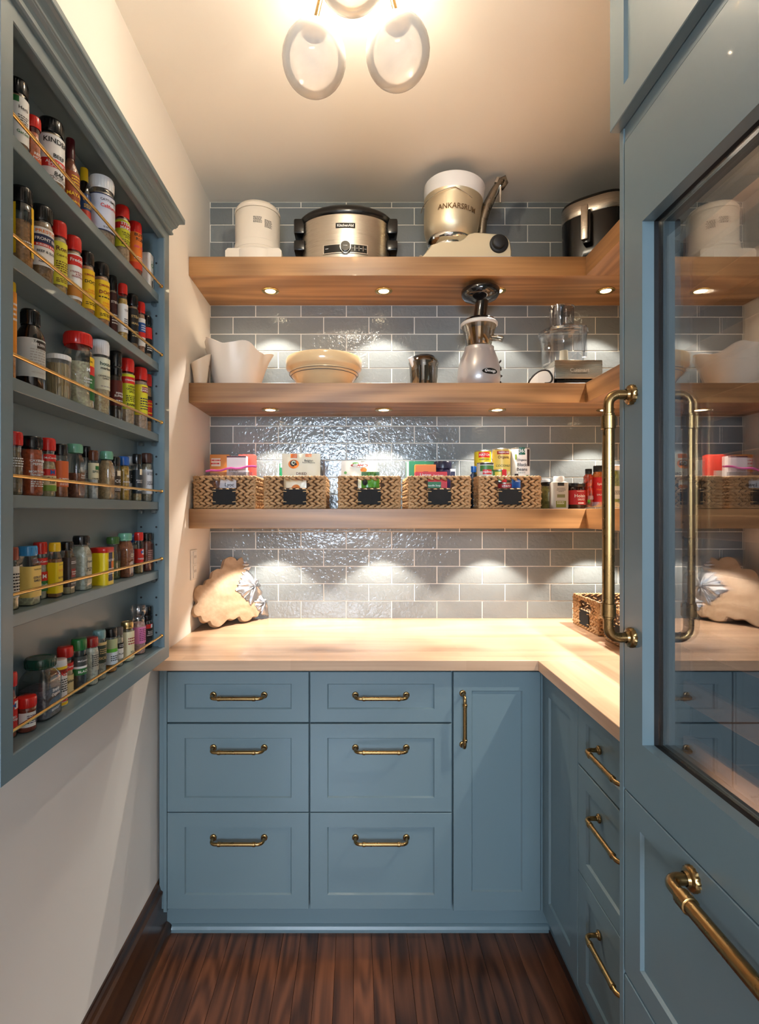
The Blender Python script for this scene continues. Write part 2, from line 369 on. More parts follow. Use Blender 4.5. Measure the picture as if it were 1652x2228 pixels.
for bi, (zlo, zhi, lines, _) in enumerate(bands):
    for r in range(len(lines)-1):
        z0, z1 = max(lines[r], zlo), min(lines[r+1], zhi)
        if z1-z0 < 0.006: continue
        x = XJ-P*3+(P/2 if phase[bi][r % len(phase[bi])] else 0)
        while x < XR:
            a, b = max(x, XL), min(x+P, XR)
            if b-a > 0.012: tile(a+G/2, b-G/2, z0+G/2, z1-G/2, YB)
            x += P
# right wall tiles (hidden behind the tall cabinet from here): joined
rt = MB(); z = 0.914; k = 0
while z < ZC-0.01:
    y = YB-P*(1 if k % 2 else 0.5)-0.0
    ys = [YB]
    while y > 1.0: ys.append(y); y -= P
    ys.append(1.0)
    for a, b in zip(ys[1:], ys[:-1]):
        rt.box(XR-0.006, XR-0.0002, a+G/2, b-G/2, z+G/2, min(z+0.0755, ZC)-G/2)
    z += 0.0755; k += 1
tag(rt.build('tile_field', M_TILE, wr), kind='stuff')
# floor
fl = struct(MB().box(-2.4, 2.4, -3.4, YB, -0.08, -0.012).build('floor', M_FLOOR), 'dark stained oak plank floor')
PW = 0.0575; x = XL; k = 0; pmesh = {}
while x < 0.66:
    cuts = [-3.3, -1.4+random.uniform(-.3, .3), 0.2+random.uniform(-.4, .4)]
    cuts += [1.2+random.uniform(-.15, .3)] if k % 3 == 1 else []
    cuts.append(1.74)
    for a, b in zip(cuts[:-1], cuts[1:]):
        ln = round(b-a, 2)
        if ln not in pmesh:
            pmesh[ln] = MB().box(0, PW-0.0008, 0, ln-0.0008, -0.012, 0, 0.0006).mesh('plank'); pmesh[ln].materials.append(M_FLOOR)
        o = bpy.data.objects.new('floor_plank', pmesh[ln]); COL.objects.link(o); o.parent = fl; o.location = (x, a, 0)
    x += PW; k += 1
# left baseboard
prof = [(0, 0), (0.034, 0), (0.034, 0.008), (0.030, 0.020), (0.022, 0.027), (0.016, 0.030), (0.016, 0.150), (0.020, 0.156), (0.020, 0.162), (0.013, 0.168), (0.010, 0.180), (0.005, 0.186), (0.004, 0.192), (0, 0.192)]
struct(MB().prism(prof, lambda u, v, t: (XL+u, t, v), -1.30, 1.7115).build('baseboard_left', M_BASEB), 'dark stained wooden baseboard along the left wall')

# ================================================================ BRASS PULLS
def pull(name, L, R, S, parent, loc, axis, out, plain=False):
    """bar pull: rosettes, elbows, bar with collars; axis = bar direction, out = away from the face"""
    A, O = Vector(axis), Vector(out); h = L/2; mb = MB(); c = S*0.42
    pts = []
    P0 = [(-h, 0.0), (-h, S-c)]
    arc = [(-h+c-c*math.cos(t), S-c+c*math.sin(t)) for t in [PI/2*i/6 for i in range(1, 7)]]
    half = P0+arc
    full = half+[(-u, v) for u, v in reversed(half)]
    mb.tube([A*u+O*v for u, v in full], R*0.86, 12)
    for s in (-1, 1):
        for (u0, u1, rr) in ((h-c-L*0.10, h-c-L*0.045, R*1.22), (h-c-L*0.045-0.0004, h-c-L*0.035, R*1.02)):
            mb.tube([A*s*u0, A*s*(u0+0.0008), A*s*(u1-0.0008), A*s*u1], [rr*0.9, rr, rr, rr*0.9], 14)
            mb.v[-56:] = [tuple(Vector(p)+O*S) for p in mb.v[-56:]]
        # fluted rosette at the foot
        B = A.cross(O); n = 32; ring = []
        for (rr, d) in ((1.0, 0.0), (1.0, 0.55), (0.85, 0.72), (0.62, 0.78), (0.55, 1.1)):
            for i in range(n):
                q = R*1.75*rr*(1 if d > 0.6 or i % 2 else 0.90); a = 2*PI*i/n
                ring.append(A*(s*h)+(A*math.cos(a)+B*math.sin(a))*q+O*(d*R*1.2))
        mb.add(ring, [(j*n+i, j*n+(i+1) % n, (j+1)*n+(i+1) % n, (j+1)*n+i) for j in range(4) for i in range(n)], False)
    mb.tube([A*(-(h-c-L*0.10)), A*(-(h-c-L*0.10)+0.001), A*(h-c-L*0.10-0.001), A*(h-c-L*0.10)], R, 14)
    mb.v[-56:] = [tuple(Vector(p)+O*S) for p in mb.v[-56:]]
    return mb.build(name, M_BRASS, parent, loc)

def shaker(name, mat, parent, u0, u1, z0, z1, fn, stile=0.055, rail=0.045, depth=0.006, th=0.019, top_rail=None):
    """shaker front: frame with a recessed flat panel and a small chamfer; fn(u, z, d) -> point, d = distance in front of the back face"""
    tr = top_rail or rail; m = MB(); c = 0.0014; k = 0.0035
    A = [(u0, z0), (u1, z0), (u1, z1), (u0, z1)]
    def ins(d): return [(u0+d, z0+d), (u1-d, z0+d), (u1-d, z1-d), (u0+d, z1-d)]
    I = [(u0+stile, z0+rail), (u1-stile, z0+rail), (u1-stile, z1-tr), (u0+stile, z1-tr)]
    J = [(u0+stile+k, z0+rail+k), (u1-stile-k, z0+rail+k), (u1-stile-k, z1-tr-k), (u0+stile+k, z1-tr-k)]
    loops = [(A, 0), (A, th-c), (ins(c), th), (I, th), (J, th-depth)]
    vs = []
    for lp, d in loops: vs += [fn(u, z, d) for u, z in lp]
    fs = [(3, 2, 1, 0)]
    for j in range(4):
        for i in range(4): fs.append((j*4+i, j*4+(i+1) % 4, (j+1)*4+(i+1) % 4, (j+1)*4+i))
    fs.append((16, 17, 18, 19)); m.add(vs, fs)
    return m.build(name, mat, parent)

# ================================================================ BASE CABINETS
YF, YK = 1.656, 1.712                      # door faces, toe kick
rows = [(0.708, 0.869), (0.4217, 0.703), (0.112, 0.4187)]
hz = [0.794, 0.6256, 0.338]
fb = lambda u, z, d: (u, YF+0.019-d, z)
def carcass(m, u0, u1): m.box(u0, u1, YF+0.028, YB-0.01, 0.106, 0.8805); return m
cb = thing('base_cabinet', 'blue-grey three-drawer base cabinet next to the left wall', 'cabinet', (0, 0, 0))
mm = carcass(MB(), -0.630, -0.1478); mm.box(-0.630, -0.6045, YF+0.008, YF+0.021, 0.106, 0.8805, 0.001); mm.box(-0.6145, -0.6035, YF+0.002, YF+0.015, 0.10, 0.8805, 0.0008)
mm.build('cabinet_body', M_TEAL, cb)
cb2 = thing('base_cabinet', 'blue-grey three-drawer base cabinet between the wall-side drawers and the narrow door', 'cabinet')
carcass(MB(), -0.1474, 0.3095).build('cabinet_body', M_TEAL, cb2)
for par, u0, u1, hx in ((cb, -0.6014, -0.1496, -0.374), (cb2, -0.1452, 0.3066, 0.0807)):
    for i, (z0, z1) in enumerate(rows):
        d = shaker('drawer', M_TEAL, par, u0, u1, z0, z1, fb, rail=0.045 if i else 0.042, top_rail=0.045 if i else 0.038)
        pull('drawer_handle', 0.163, 0.0062, 0.036, d, (hx, YF+0.006, hz[i]), (1, 0, 0), (0, -1, 0))
cb3 = thing('base_cabinet', 'blue-grey base cabinet with one tall narrow door beside the inner corner', 'cabinet')
carcass(MB(), 0.3099, 0.640).box(0.5925, 0.640, YF+0.004, YF+0.021, 0.104, 0.8805).build('cabinet_body', M_TEAL, cb3)
d = shaker('door', M_TEAL, cb3, 0.3124, 0.5905, 0.106, 0.869, fb, stile=0.058, rail=0.060)
pull('door_handle', 0.163, 0.0062, 0.036, d, (0.3415, YF, 0.720), (0, 0, 1), (0, -1, 0))
# plinth of the back run
kp = [(0, 0), (0.012, 0), (0.012, 0.010), (0.008, 0.018), (0.002, 0.022), (0, 0.022)]
tk = thing('toe_kick', 'blue-grey toe kick board below the back drawers, with a quarter-round strip', 'toe kick')
MB().box(XL+0.002, 0.645, YK, YK+0.018, 0, 0.104).build('kick_board', M_TEAL, tk)
MB().prism(kp, lambda u, v, t: (t, YK-u, v), XL+0.033, 0.633).build('shoe_strip', M_TEAL, tk)
# right run
XF = 0.597
fr = lambda u, z, d: (XF+0.019-d, u, z)
cr1 = thing('base_cabinet', 'blue-grey base cabinet with a plain handleless door on the right side, at the corner', 'cabinet')
MB().box(XF+0.028, XR-0.01, 1.3945, 1.654, 0.1045, 0.8805).build('cabinet_body', M_TEAL, cr1)
shaker('door', M_TEAL, cr1, 1.396, 1.652, 0.106, 0.869, fr, stile=0.048, rail=0.062)
cr2 = thing('base_cabinet', 'blue-grey three-drawer base cabinet on the right, next to the tall refrigerator', 'cabinet')
MB().box(XF+0.028, XR-0.01, 0.99, 1.3940, 0.104, 0.8805).build('cabinet_body', M_TEAL, cr2)
for i, (z0, z1) in enumerate(rows):
    d = shaker('drawer', M_TEAL, cr2, 0.992, 1.393, z0, z1, fr, stile=0.048, rail=0.045 if i else 0.042, top_rail=0.045 if i else 0.038)
    pull('drawer_handle', 0.163, 0.0062, 0.036, d, (XF+0.004, 1.197, hz[i]-0.001), (0, 1, 0), (-1, 0, 0))
tk2 = thing('toe_kick', 'blue-grey toe kick board below the right cabinets', 'toe kick')
MB().box(XF+0.055, XF+0.073, 0.99, YK-0.002, 0, 0.104).build('kick_board', M_TEAL, tk2)
MB().prism(kp, lambda u, v, t: (XF+0.055-u, t, v), 0.99, YK-0.002).build('shoe_strip', M_TEAL, tk2)
# worktop: two butted blocks form one L
ct = thing('countertop', 'pale oak butcher-block countertop running L-shaped over the blue-grey cabinets', 'countertop')
MB().box(XL+0.001, 1.167, 1.626, YB-0.001, 0.8815, 0.914, 0.0012).build('counter_slab', M_BLOCKX, ct)
MB().box(0.572, 1.167, 0.985, 1.6255, 0.8815, 0.914, 0.0012).build('counter_slab', M_BLOCKY, ct)

# ================================================================ FLOATING SHELVES AND PUCK LIGHTS
SH = [('top', 2.282, 2.355), ('middle', 1.797, 1.8726), ('lowest', 1.3165, 1.3915)]
YS, XS = 1.982, 0.8795
puck_ring = MB().lathe([(0.021, -0.0005), (0.035, -0.0005), (0.0355, -0.002), (0.034, -0.0032), (0.025, -0.0042), (0.021, -0.003), (0.021, -0.0005)], seg=32, caps=False).mesh('trim_ring')
puck_ring.materials.append(M_GOLD)
puck_lens = MB().lathe([(0.0001, -0.0030), (0.0205, -0.0024), (0.0205, -0.0005)], seg=24, caps=False).mesh('lens'); puck_lens.materials.append(emit((1.0, 0.80, 0.50), 9.0))
back_pucks = [-0.348, 0.115, 0.578]; right_pucks = [2.115, 1.65, 1.19]
where = {'top': 'below the top shelf', 'middle': 'below the middle shelf', 'lowest': 'below the lowest shelf'}
for nm, z0, z1 in SH:
    s = MB().box(XL+0.001, XR-0.001, YS, YB-0.001, z0, z1, 0.001).build('floating_shelf', M_OAKX)
    tag(s, f'{nm} thick oak shelf along the tiled back wall', 'shelf')
    s = MB().box(XS, XR-0.001, 0.985, YS-0.0005, z0, z1, 0.001).build('floating_shelf', M_OAKY)
    tag(s, f'{nm} oak shelf on the right side, meeting the back shelf at the corner', 'shelf')
    pos = [(x, 2.118) for x in back_pucks]+[(1.020, y) for y in right_pucks]
    names = ['nearest the left wall', 'second from the left wall', 'third from the left wall', 'in the right corner', 'on the right side next to the corner', 'on the right side beside the tall cabinet']
    for (x, y), w in zip(pos, names):
        t = thing('puck_light', f'small brass-rimmed recessed light {where[nm]}, {w}', 'light', (x, y, z0), group=f'recessed lights {where[nm]}')
        link('trim_ring', puck_ring, None, t); link('lens', puck_lens, None, t)
        l = lamp('puck_lamp', 'SPOT', (0, 0, -0.006), E_PUCK*(2.5 if nm == 'middle' and x > 1 and y < 2 else 1.0 if nm != 'lowest' else 1.1), (1.0, 0.91, 0.79), spot_size=math.radians(97), spot_blend=0.30, shadow_soft_size=0.010)
        l.parent = t

# ================================================================ PENDANT
pd = thing('globe_light', 'ceiling light of three milky glass globes on a brass mount', 'ceiling light', (0, 1.19, ZC))
MB().lathe([(0.0001, -0.03), (0.03, -0.03), (0.065, -0.016), (0.07, 0)], seg=32).build('canopy', M_BRASS, pd)
for gx, gy, gz in ((-0.100, 0.06, 2.470), (0.101, 0.055, 2.482), (-0.008, -0.075, 2.545)):
    lz = gz-ZC
    MB().tube([(gx*0.35, gy*0.35, -0.02), (gx*0.75, gy*0.75, lz*0.35), (gx, gy, lz+0.078)], 0.006, 10).lathe([(0.030, 0.064), (0.026, 0.074), (0.010, 0.086), (0.006, 0.09)], gx, gy, lz, 20).build('stem', M_BRASS, pd)
    g = MB().lathe([(max(0.0001, 0.077*math.sin(PI*i/20)), -0.077*math.cos(PI*i/20)) for i in range(21)], seg=40).build('globe', M_GLOBE, pd, (gx, gy, lz))
    l = lamp('globe_lamp', 'POINT', (0, 0, 0.0), E_GLOBE, (1.0, 0.80, 0.56), shadow_soft_size=0.0); l.parent = g

lamp('ceiling_fill', 'POINT', (0, 0, -0.12), E_CEIL_FILL, (1.0, 0.90, 0.72), shadow_soft_size=0.03).parent = pd  # fill light added above the globes to brighten the ceiling

# ================================================================ REFRIGERATOR AND UPPER CABINET
XT, YN = 0.50, 0.20
rf = thing('refrigerator', 'tall built-in refrigerator with a dark glass door behind blue-grey panels', 'refrigerator')
MB().box(XT, XR-0.02, 0.968, 0.983, 0, 2.096, 0.0008).build('side_panel', M_TEAL, rf)
MB().box(XT, XR-0.02, YN-0.016, YN, 0, 2.096).build('side_panel', M_TEAL, rf)
MB().box(XT+0.002, XT+0.03, YN, 0.968, 2.070, 2.096).build('top_rail', M_TEAL, rf)
# black interior
m = MB().box(0.62, 1.10, 0.955, 0.962, 0.90, 2.06).box(0.62, 1.10, YN+0.004, YN+0.01, 0.90, 2.06).box(1.10, 1.11, YN, 0.962, 0.90, 2.06).box(0.54, 1.11, YN+0.004, 0.962, 0.885, 0.90).box(0.54, 1.11, YN+0.004, 0.962, 2.0, 2.06)
m.build('cabinet_interior', M_BLACKM, rf)
lamp('rack_light', 'AREA', (0.570, 0.58, 1.985), E_FRIDGE, (1.0, 0.82, 0.62), shape='RECTANGLE', size=0.02, size_y=0.6, rot=(0, math.radians(0), 0)).parent = rf
lamp('rack_light', 'AREA', (0.570, 0.58, 0.915), E_FRIDGE*0.35, (1.0, 0.82, 0.62), shape='RECTANGLE', size=0.02, size_y=0.6, rot=(PI, 0, 0)).parent = rf  # upward fill added so the lower racks show through the glass
# glass door: frame with a square return, black gasket, glass
y0, y1, z0, z1 = YN+0.002, 0.9645, 0.8685, 2.0665
oy0, oy1, oz0, oz1 = YN+0.06, 0.9047, 0.9735, 1.887
dr = MB()
def ringf(mb, outer, inner, x_a, x_b, x_c):
    """picture-frame solid facing -x"""
    a = [(outer[0], outer[2]), (outer[1], outer[2]), (outer[1], outer[3]), (outer[0], outer[3])]
    b = [(inner[0], inner[2]), (inner[1], inner[2]), (inner[1], inner[3]), (inner[0], inner[3])]
    vs = [(x_b, y, z) for y, z in a]+[(x_a, y, z) for y, z in a]+[(x_a, y, z) for y, z in b]+[(x_c, y, z) for y, z in b]
    fs = [(j*4+i, j*4+(i+1) % 4, (j+1)*4+(i+1) % 4, (j+1)*4+i) for j in range(3) for i in range(4)]
    mb.add(vs, fs); return mb
door = ringf(dr, (y0, y1, z0, z1), (oy0, oy1, oz0, oz1), XT, XT+0.04, XT+0.0205).build('door', M_TEAL, rf)
ringf(MB(), (oy0-0.002, oy1+0.002, oz0-0.002, oz1+0.002), (oy0, oy1, oz0, oz1), XT+0.0205, XT+0.0215, XT+0.0285).box(XT+0.0285, XT+0.0292, oy0-0.002, oy0, oz0, oz1).build('gasket', pm((7, 7, 8), 0.6), door)
gl = MB().box(XT+0.0285, XT+0.0335, oy0-0.002, oy1+0.002, oz0-0.002, oz1+0.002).build('glass', M_DOORGLASS, door)
MB().box(XT+0.0445, XT+0.0475, oy0-0.002, oy1+0.002, oz0-0.002, oz1+0.002).build('glass', M_DOORGLASS2, door)  # glass_inner
pull('door_handle', 0.438, 0.0104, 0.044, door, (XT, 0.936, 1.3727), (0, 0, 1), (-1, 0, 0))
# black mask behind the glass edge
ringf(MB(), (oy0-0.01, oy1+0.045, oz0-0.03, oz1+0.05), (oy0+0.03, oy1-0.006, oz0+0.004, oz1-0.03), XT+0.036, XT+0.04, XT+0.04).build('inner_frame', pm((7, 7, 8), 0.6), door)
for k in range(10):
    zr = 0.930+0.1010*k
    r = MB().box(0.600, 0.618, YN+0.03, 0.952, zr, zr+0.041, 0.002).build('wine_rack', M_RACK, rf)
    wr_ = MB()
    for j in range(8):
        yy = YN+0.07+0.09*j; wr_.tube([(0.619, yy, zr+0.01), (1.08, yy, zr+0.01)], 0.003, 6)
    wr_.build('rack_wire', M_CHROME, r)
# freezer drawers
fd = lambda u, z, d: (XT+0.019-d, u, z)
d1 = shaker('freezer_drawer', M_TEAL, rf, y0, y1, 0.5275, 0.8645, fd, stile=0.0525, rail=0.046, depth=0.006)
pull('drawer_handle', 0.390, 0.0104, 0.040, d1, (XT, 0.572, 0.838), (0, 1, 0), (-1, 0, 0))
d2 = shaker('freezer_drawer', M_TEAL, rf, y0, y1, 0.112, 0.5225, fd, stile=0.0525, rail=0.046, depth=0.006)
pull('drawer_handle', 0.390, 0.0104, 0.040, d2, (XT, 0.572, 0.496), (0, 1, 0), (-1, 0, 0))
MB().box(XT+0.05, XT+0.068, YN, 0.968, 0, 0.108).build('kick_board', M_TEAL, rf)
uc = thing('upper_cabinet', 'blue-grey overhead cabinet above the refrigerator reaching the ceiling', 'cabinet')
MB().box(XT+0.002, XR-0.02, YN-0.016, 0.983, 2.0975, ZC-0.001).build('cabinet_body', M_TEAL, uc)
fu = lambda u, z, d: (XT+0.001-d, u, z)
shaker('door', M_TEAL, uc, 0.594, 0.983, 2.0975, ZC-0.03, fu, stile=0.051, rail=0.050, th=0.0195, depth=0.006)
shaker('door', M_TEAL, uc, 0.200, 0.591, 2.0975, ZC-0.03, fu, stile=0.051, rail=0.050, th=0.0195, depth=0.006)

# ================================================================ SPICE CABINET ON THE LEFT WALL
XS0 = -0.550                                   # front face
sc_ = thing('spice_cabinet', 'shallow blue-grey open spice cabinet with crown moulding hung on the left wall', 'cabinet')
SY0, SY1 = 0.804, 1.529; OY0, OY1 = 0.835, 1.4927; OZ0, OZ1, SZ0, SZ1 = 0.991, 2.168, 0.953, 2.245
MB().box(XL, XL+0.005, SY0+0.01, SY1-0.01, SZ0+0.01, SZ1).build('back_panel', M_TEAL, sc_)
MB().box(XL, XS0-0.0175, SY0+0.002, OY0-0.012, SZ0+0.004, SZ1).build('side_panel', M_TEAL, sc_)
MB().box(XL, XS0-0.0175, OY1+0.012, SY1-0.002, SZ0+0.004, SZ1).build('side_panel', M_TEAL, sc_)
MB().box(XL, XS0-0.0175, OY0-0.012, OY1+0.012, SZ0+0.004, OZ0-0.0005).build('bottom_panel', M_TEAL, sc_)
MB().box(XL, XS0-0.0175, OY0-0.012, OY1+0.012, OZ1+0.02, SZ1).build('top_panel', M_TEAL, sc_)
fm = MB()
def ringx(mb, o, i, xf, xb, c=0.002):
    a = [(o[0], o[2]), (o[1], o[2]), (o[1], o[3]), (o[0], o[3])]; b = [(i[0], i[2]), (i[1], i[2]), (i[1], i[3]), (i[0], i[3])]
    bb = [(i[0]-c, i[2]-c), (i[1]+c, i[2]-c), (i[1]+c, i[3]+c), (i[0]-c, i[3]+c)]
    vs = [(xb, y, z) for y, z in a]+[(xf, y, z) for y, z in a]+[(xf, y, z) for y, z in bb]+[(xf-c, y, z) for y, z in b]+[(xb, y, z) for y, z in b]
    fs = [(j*4+k, j*4+(k+1) % 4, (j+1)*4+(k+1) % 4, (j+1)*4+k) for j in range(4) for k in range(4)]+[(k, 16+k, 16+(k+1) % 4, (k+1) % 4) for k in range(4)]
    mb.add(vs, fs); return mb
ringx(fm, (SY0, SY1, SZ0, SZ1), (OY0, OY1, OZ0, OZ1), XS0, XS0-0.017).build('face_frame', M_TEAL, sc_)
# crown moulding with a return at the far and near end: profile (projection, height)
cp = [(0.0, 2.198), (0.006, 2.198), (0.0095, 2.201), (0.0095, 2.205), (0.007, 2.208), (0.0075, 2.213), (0.011, 2.219), (0.0165, 2.223), (0.0165, 2.226),
      (0.019, 2.227), (0.0195, 2.231), (0.022, 2.237), (0.027, 2.2425), (0.033, 2.2445), (0.0345, 2.2445), (0.0357, 2.2475), (0.0357, 2.259), (0.0, 2.259)]
cm = MB(); loops = []
for p, z in cp: loops.append([(XL, SY0-p, z), (XS0+p, SY0-p, z), (XS0+p, SY1+p, z), (XL, SY1+p, z)])
vs = [v for lp in loops for v in lp]; n = len(cp)
cm.add(vs, [(j*4+k, j*4+k+1, ((j+1) % n)*4+k+1, ((j+1) % n)*4+k) for j in range(n) for k in range(3)]+[tuple(j*4 for j in range(n)), tuple(j*4+3 for j in range(n))])
cm.fix = True; cm.build('crown_moulding', M_TEAL, sc_)
shelf_z = [2.007, 1.808, 1.604, 1.409, 1.2105, 0.991]
for z in shelf_z[:5]:
    MB().box(XL+0.0055, XS0-0.0178, OY0-0.0118, OY1+0.0118, z-0.022, z, 0.0012).build('shelf', M_TEAL, sc_)
for z in (2.028, 1.8315, 1.637, 1.4395, 1.2455, 1.024):
    m = MB().tube([(XS0-0.008, OY0+0.0003, z), (XS0-0.008, OY1-0.0003, z)], 0.0032, 12)
    for y in (OY0+0.0003, OY1-0.0033): m.lathe([(0.0052, 0), (0.0052, 0.003)], XS0-0.008, y, z, 12, axis='y')
    m.build('guard_rail', M_GOLD, sc_)
m = MB()                                        # shelf-pin holes and clips on the end panel
for k in range(22):
    z = 1.03+k*0.051
    for x in (-0.578, -0.622): m.lathe([(0.003, 0), (0.003, 0.0008)], x, OY1+0.0112, z, 8, axis='y')
m.build('pin_hole', M_BLACKM, sc_)
m = MB()
for z in shelf_z[:5]:
    for x in (-0.582, -0.618): m.box(x-0.006, x+0.006, OY1-0.004, OY1+0.0118, z-0.034, z-0.0222, 0.002)
m.build('shelf_clip', clear(), sc_)

C = dict(red=(214, 38, 30), dred=(150, 30, 28), blk=(16, 15, 15), wht=(236, 236, 234), yel=(240, 200, 30), lim=(214, 216, 40), grn=(30, 110, 50), dgrn=(24, 66, 52),
         tgrn=(110, 170, 140), blu=(30, 90, 170), sky=(60, 150, 210), nav=(24, 34, 78), org=(230, 120, 30), brn=(96, 50, 28), crm=(236, 226, 196), gry=(176, 176, 172), dgry=(58, 52, 48), teal=(112, 150, 150), pnk=(226, 70, 130), gold=(196, 168, 110), tan=(205, 175, 130))
def col(c): return C[c] if isinstance(c, str) else c
PROF = {   # (radius fraction, height fraction) of the bottle up to the shoulder; last = lid start
 'R': ([(0.90, 0), (0.98, 0.015), (1, 0.03), (1, 0.70), (0.98, 0.74), (0.90, 0.765), (0.88, 0.80)], 0, 0.95, 0.80),
 'S': ([(0.92, 0), (1, 0.02), (1, 0.62), (0.96, 0.68), (0.78, 0.76), (0.66, 0.80), (0.66, 0.84)], 7, 0.92, 0.835),
 'M': ([(0.92, 0), (1, 0.02), (1, 0.50), (0.93, 0.57), (0.84, 0.62), (0.80, 0.70), (0.86, 0.76), (0.86, 0.79)], 0, 1.0, 0.79),
 'K': ([(0.92, 0), (1, 0.02), (1, 0.66), (0.92, 0.74), (0.80, 0.78), (0.80, 0.83)], 0, 0.90, 0.83),
 'G': ([(0.94, 0), (1, 0.015), (1, 0.56), (0.90, 0.62), (0.88, 0.66)], 0, 0.98, 0.66),
 'B': ([(0.93, 0), (1, 0.02), (1, 0.52), (0.92, 0.58), (0.55, 0.68), (0.45, 0.73), (0.45, 0.80)], 0, 0.52, 0.72),
 'V': ([(0.93, 0), (1, 0.02), (1, 0.60), (0.92, 0.70), (0.62, 0.79), (0.58, 0.82)], 0, 0.66, 0.80),
 'C': ([(1, 0), (1, 0.88)], 0, 1.02, 0.88),
 'T': ([(1, 0), (1, 0.86)], 8, 1.03, 0.86),
 'J': ([(0.92, 0), (1, 0.03), (1, 0.62), (0.97, 0.70), (0.90, 0.72)], 0, 0.98, 0.70),
}
def lidprof(kind, r, z0, z1, ridges):
    h = z1-z0
    if kind == 'grinder': return [(r*0.92, z0), (r, z0+h*0.05), (r, z0+h*0.30), (r*0.86, z0+h*0.33), (r*0.84, z0+h*0.36), (r*0.96, z0+h*0.42), (r*0.96, z0+h*0.92), (r*0.90, z1), (0.0001, z1)]
    if kind == 'crystal': return [(r*0.86, z0), (r*0.90, z0+h*0.15), (r*0.80, z0+h*0.30), (r*1.05, z0+h*0.45), (r*1.12, z0+h*0.62), (r*1.10, z0+h*0.85), (r*0.95, z1), (0.0001, z1-h*0.05)]
    if kind == 'screw': return [(r*0.97, z0), (r*1.02, z0+h*0.10), (r*0.97, z0+h*0.22), (r, z0+h*0.30), (r, z0+h*0.85), (r*0.94, z1), (r*0.80, z1), (r*0.78, z1-h*0.06), (0.0001, z1-h*0.06)]
    if kind == 'cap': return [(r*0.98, z0), (r, z0+h*0.05), (r*0.96, z0+h*0.95), (r*0.88, z1), (0.0001, z1)]
    return [(r*0.97, z0), (r, z0+h*0.06), (r, z0+h*0.86), (r*0.95, z0+h*0.97), (r*0.88, z1), (0.0001, z1)]
def jar(x, y, z, r, h, kind, lid, cont, fill, labs, texts, label, lidkind='flat', body=None, yaw=0.0, face=-0.42, group=None, name='spice_jar', cat='jar', sy=1.0):
    """labs: list of (colour, z0, z1, half-angle) bands as fractions of the height; texts: (string, colour, z fraction, width in jar radii)"""
    prof, sq, lf, lz = PROF[kind]
    t = thing(name, label, cat, (x, y, z), yaw, group)
    solid = body is not None
    bp_ = [(r*a, h*b) for a, b in prof]
    bmt = pm(col(body), 0.35) if solid else clear((228, 232, 232), 0.07)
    if kind == 'V': bmt = pm((26, 14, 8), 0.08, coat=0.5)
    m = MB().lathe([(0.0001, 0.0)]+bp_+([(0.0001, bp_[-1][1])] if solid else []), seg=28, sq=sq, sy=sy, caps=False)
    m.build('bottle' if not solid else 'body', bmt, t)
    if not solid and cont:
        top = h*prof[-1][1]*fill; cpf = [(0.0001, h*0.012)]
        for a, b in bp_:
            if b < top: cpf.append((max(0.0001, a-0.0016), b+h*0.012))
        # radius at the fill height
        ra = bp_[-1][0]
        for (a, b), (c_, d_) in zip(bp_[:-1], bp_[1:]):
            if b <= top <= d_: ra = a+(c_-a)*(top-b)/max(1e-6, d_-b)
        cpf += [(ra-0.0016, top), (0.0001, top+r*0.1)]
        MB().lathe(cpf, seg=24, sq=sq, sy=sy, caps=False).build('contents', grain(tuple(min(255, int(v*1.12+12)) for v in col(cont)), 0.35), t)
    lr = r*lf; z1 = h
    lsq = 8 if kind == 'T' else 0
    lm = {'crystal': clear((240, 240, 242), 0.18)}.get(lidkind) or (pm(col(lid), 0.22 if lid != 'gold' else 0.3, coat=0.3, metal=1.0 if lid == 'gold' else 0.0) if not isinstance(lid, tuple) else pm(lid, 0.3))
    lo = MB().lathe(lidprof(lidkind, lr, h*lz, z1, 0), seg=28, sq=lsq, sy=sy if kind == 'T' else 1.0, caps=False)
    if lidkind in ('flat', 'screw') and lid not in ('gold',):
        for i in range(28):
            a = 2*PI*i/28; q = lr*1.0
            if kind != 'T': lo.tube([(q*math.cos(a), q*math.sin(a), h*lz+(h-h*lz)*0.12), (q*math.cos(a), q*math.sin(a), h*lz+(h-h*lz)*0.80)], r*0.022, 4)
    lo.build('lid', lm, t)
    def surf(u, zf, e):
        a = face+u/r if not sq else math.atan2(u, r)
        rr = r+e
        if sq: rr = (r+e)/((abs(math.cos(a))**sq+abs(math.sin(a))**sq)**(1/sq))
        return (rr*math.cos(a), rr*math.sin(a)*sy, zf)
    lastlab = t
    for i, lb in enumerate(labs):
        c, za, zb = lb[:3]; ha = lb[3] if len(lb) > 3 else 1.9
        off = lb[4] if len(lb) > 4 else 0.0
        e = 0.0005+0.0003*i
        m = MB().lathe([(r+e, h*za), (r+e, h*zb)], seg=22, sq=sq, sy=sy, caps=False, a0=(face if not sq else -0.55)+off-ha, a1=(face if not sq else -0.55)+off+ha)
        m.fix = False; lastlab = m.build('label_print', pm(col(c), 0.45), t)
    for i, tx in enumerate(texts):
        s, c, zf, w = tx[:4]; hh = tx[4]*h if len(tx) > 4 else None
        e = 0.0013
        if s.startswith('~'): ragged_lines(int(s[1:]), w*r, hh or 0.1*h, lambda u, v: surf(u, h*zf+v, e), pm(col(c), 0.6), lastlab)
        else: text(s, w*r, lambda u, v: surf(u, h*zf+v, e), pm(col(c), 0.5), lastlab, height=hh, bold=0.02)
    return t
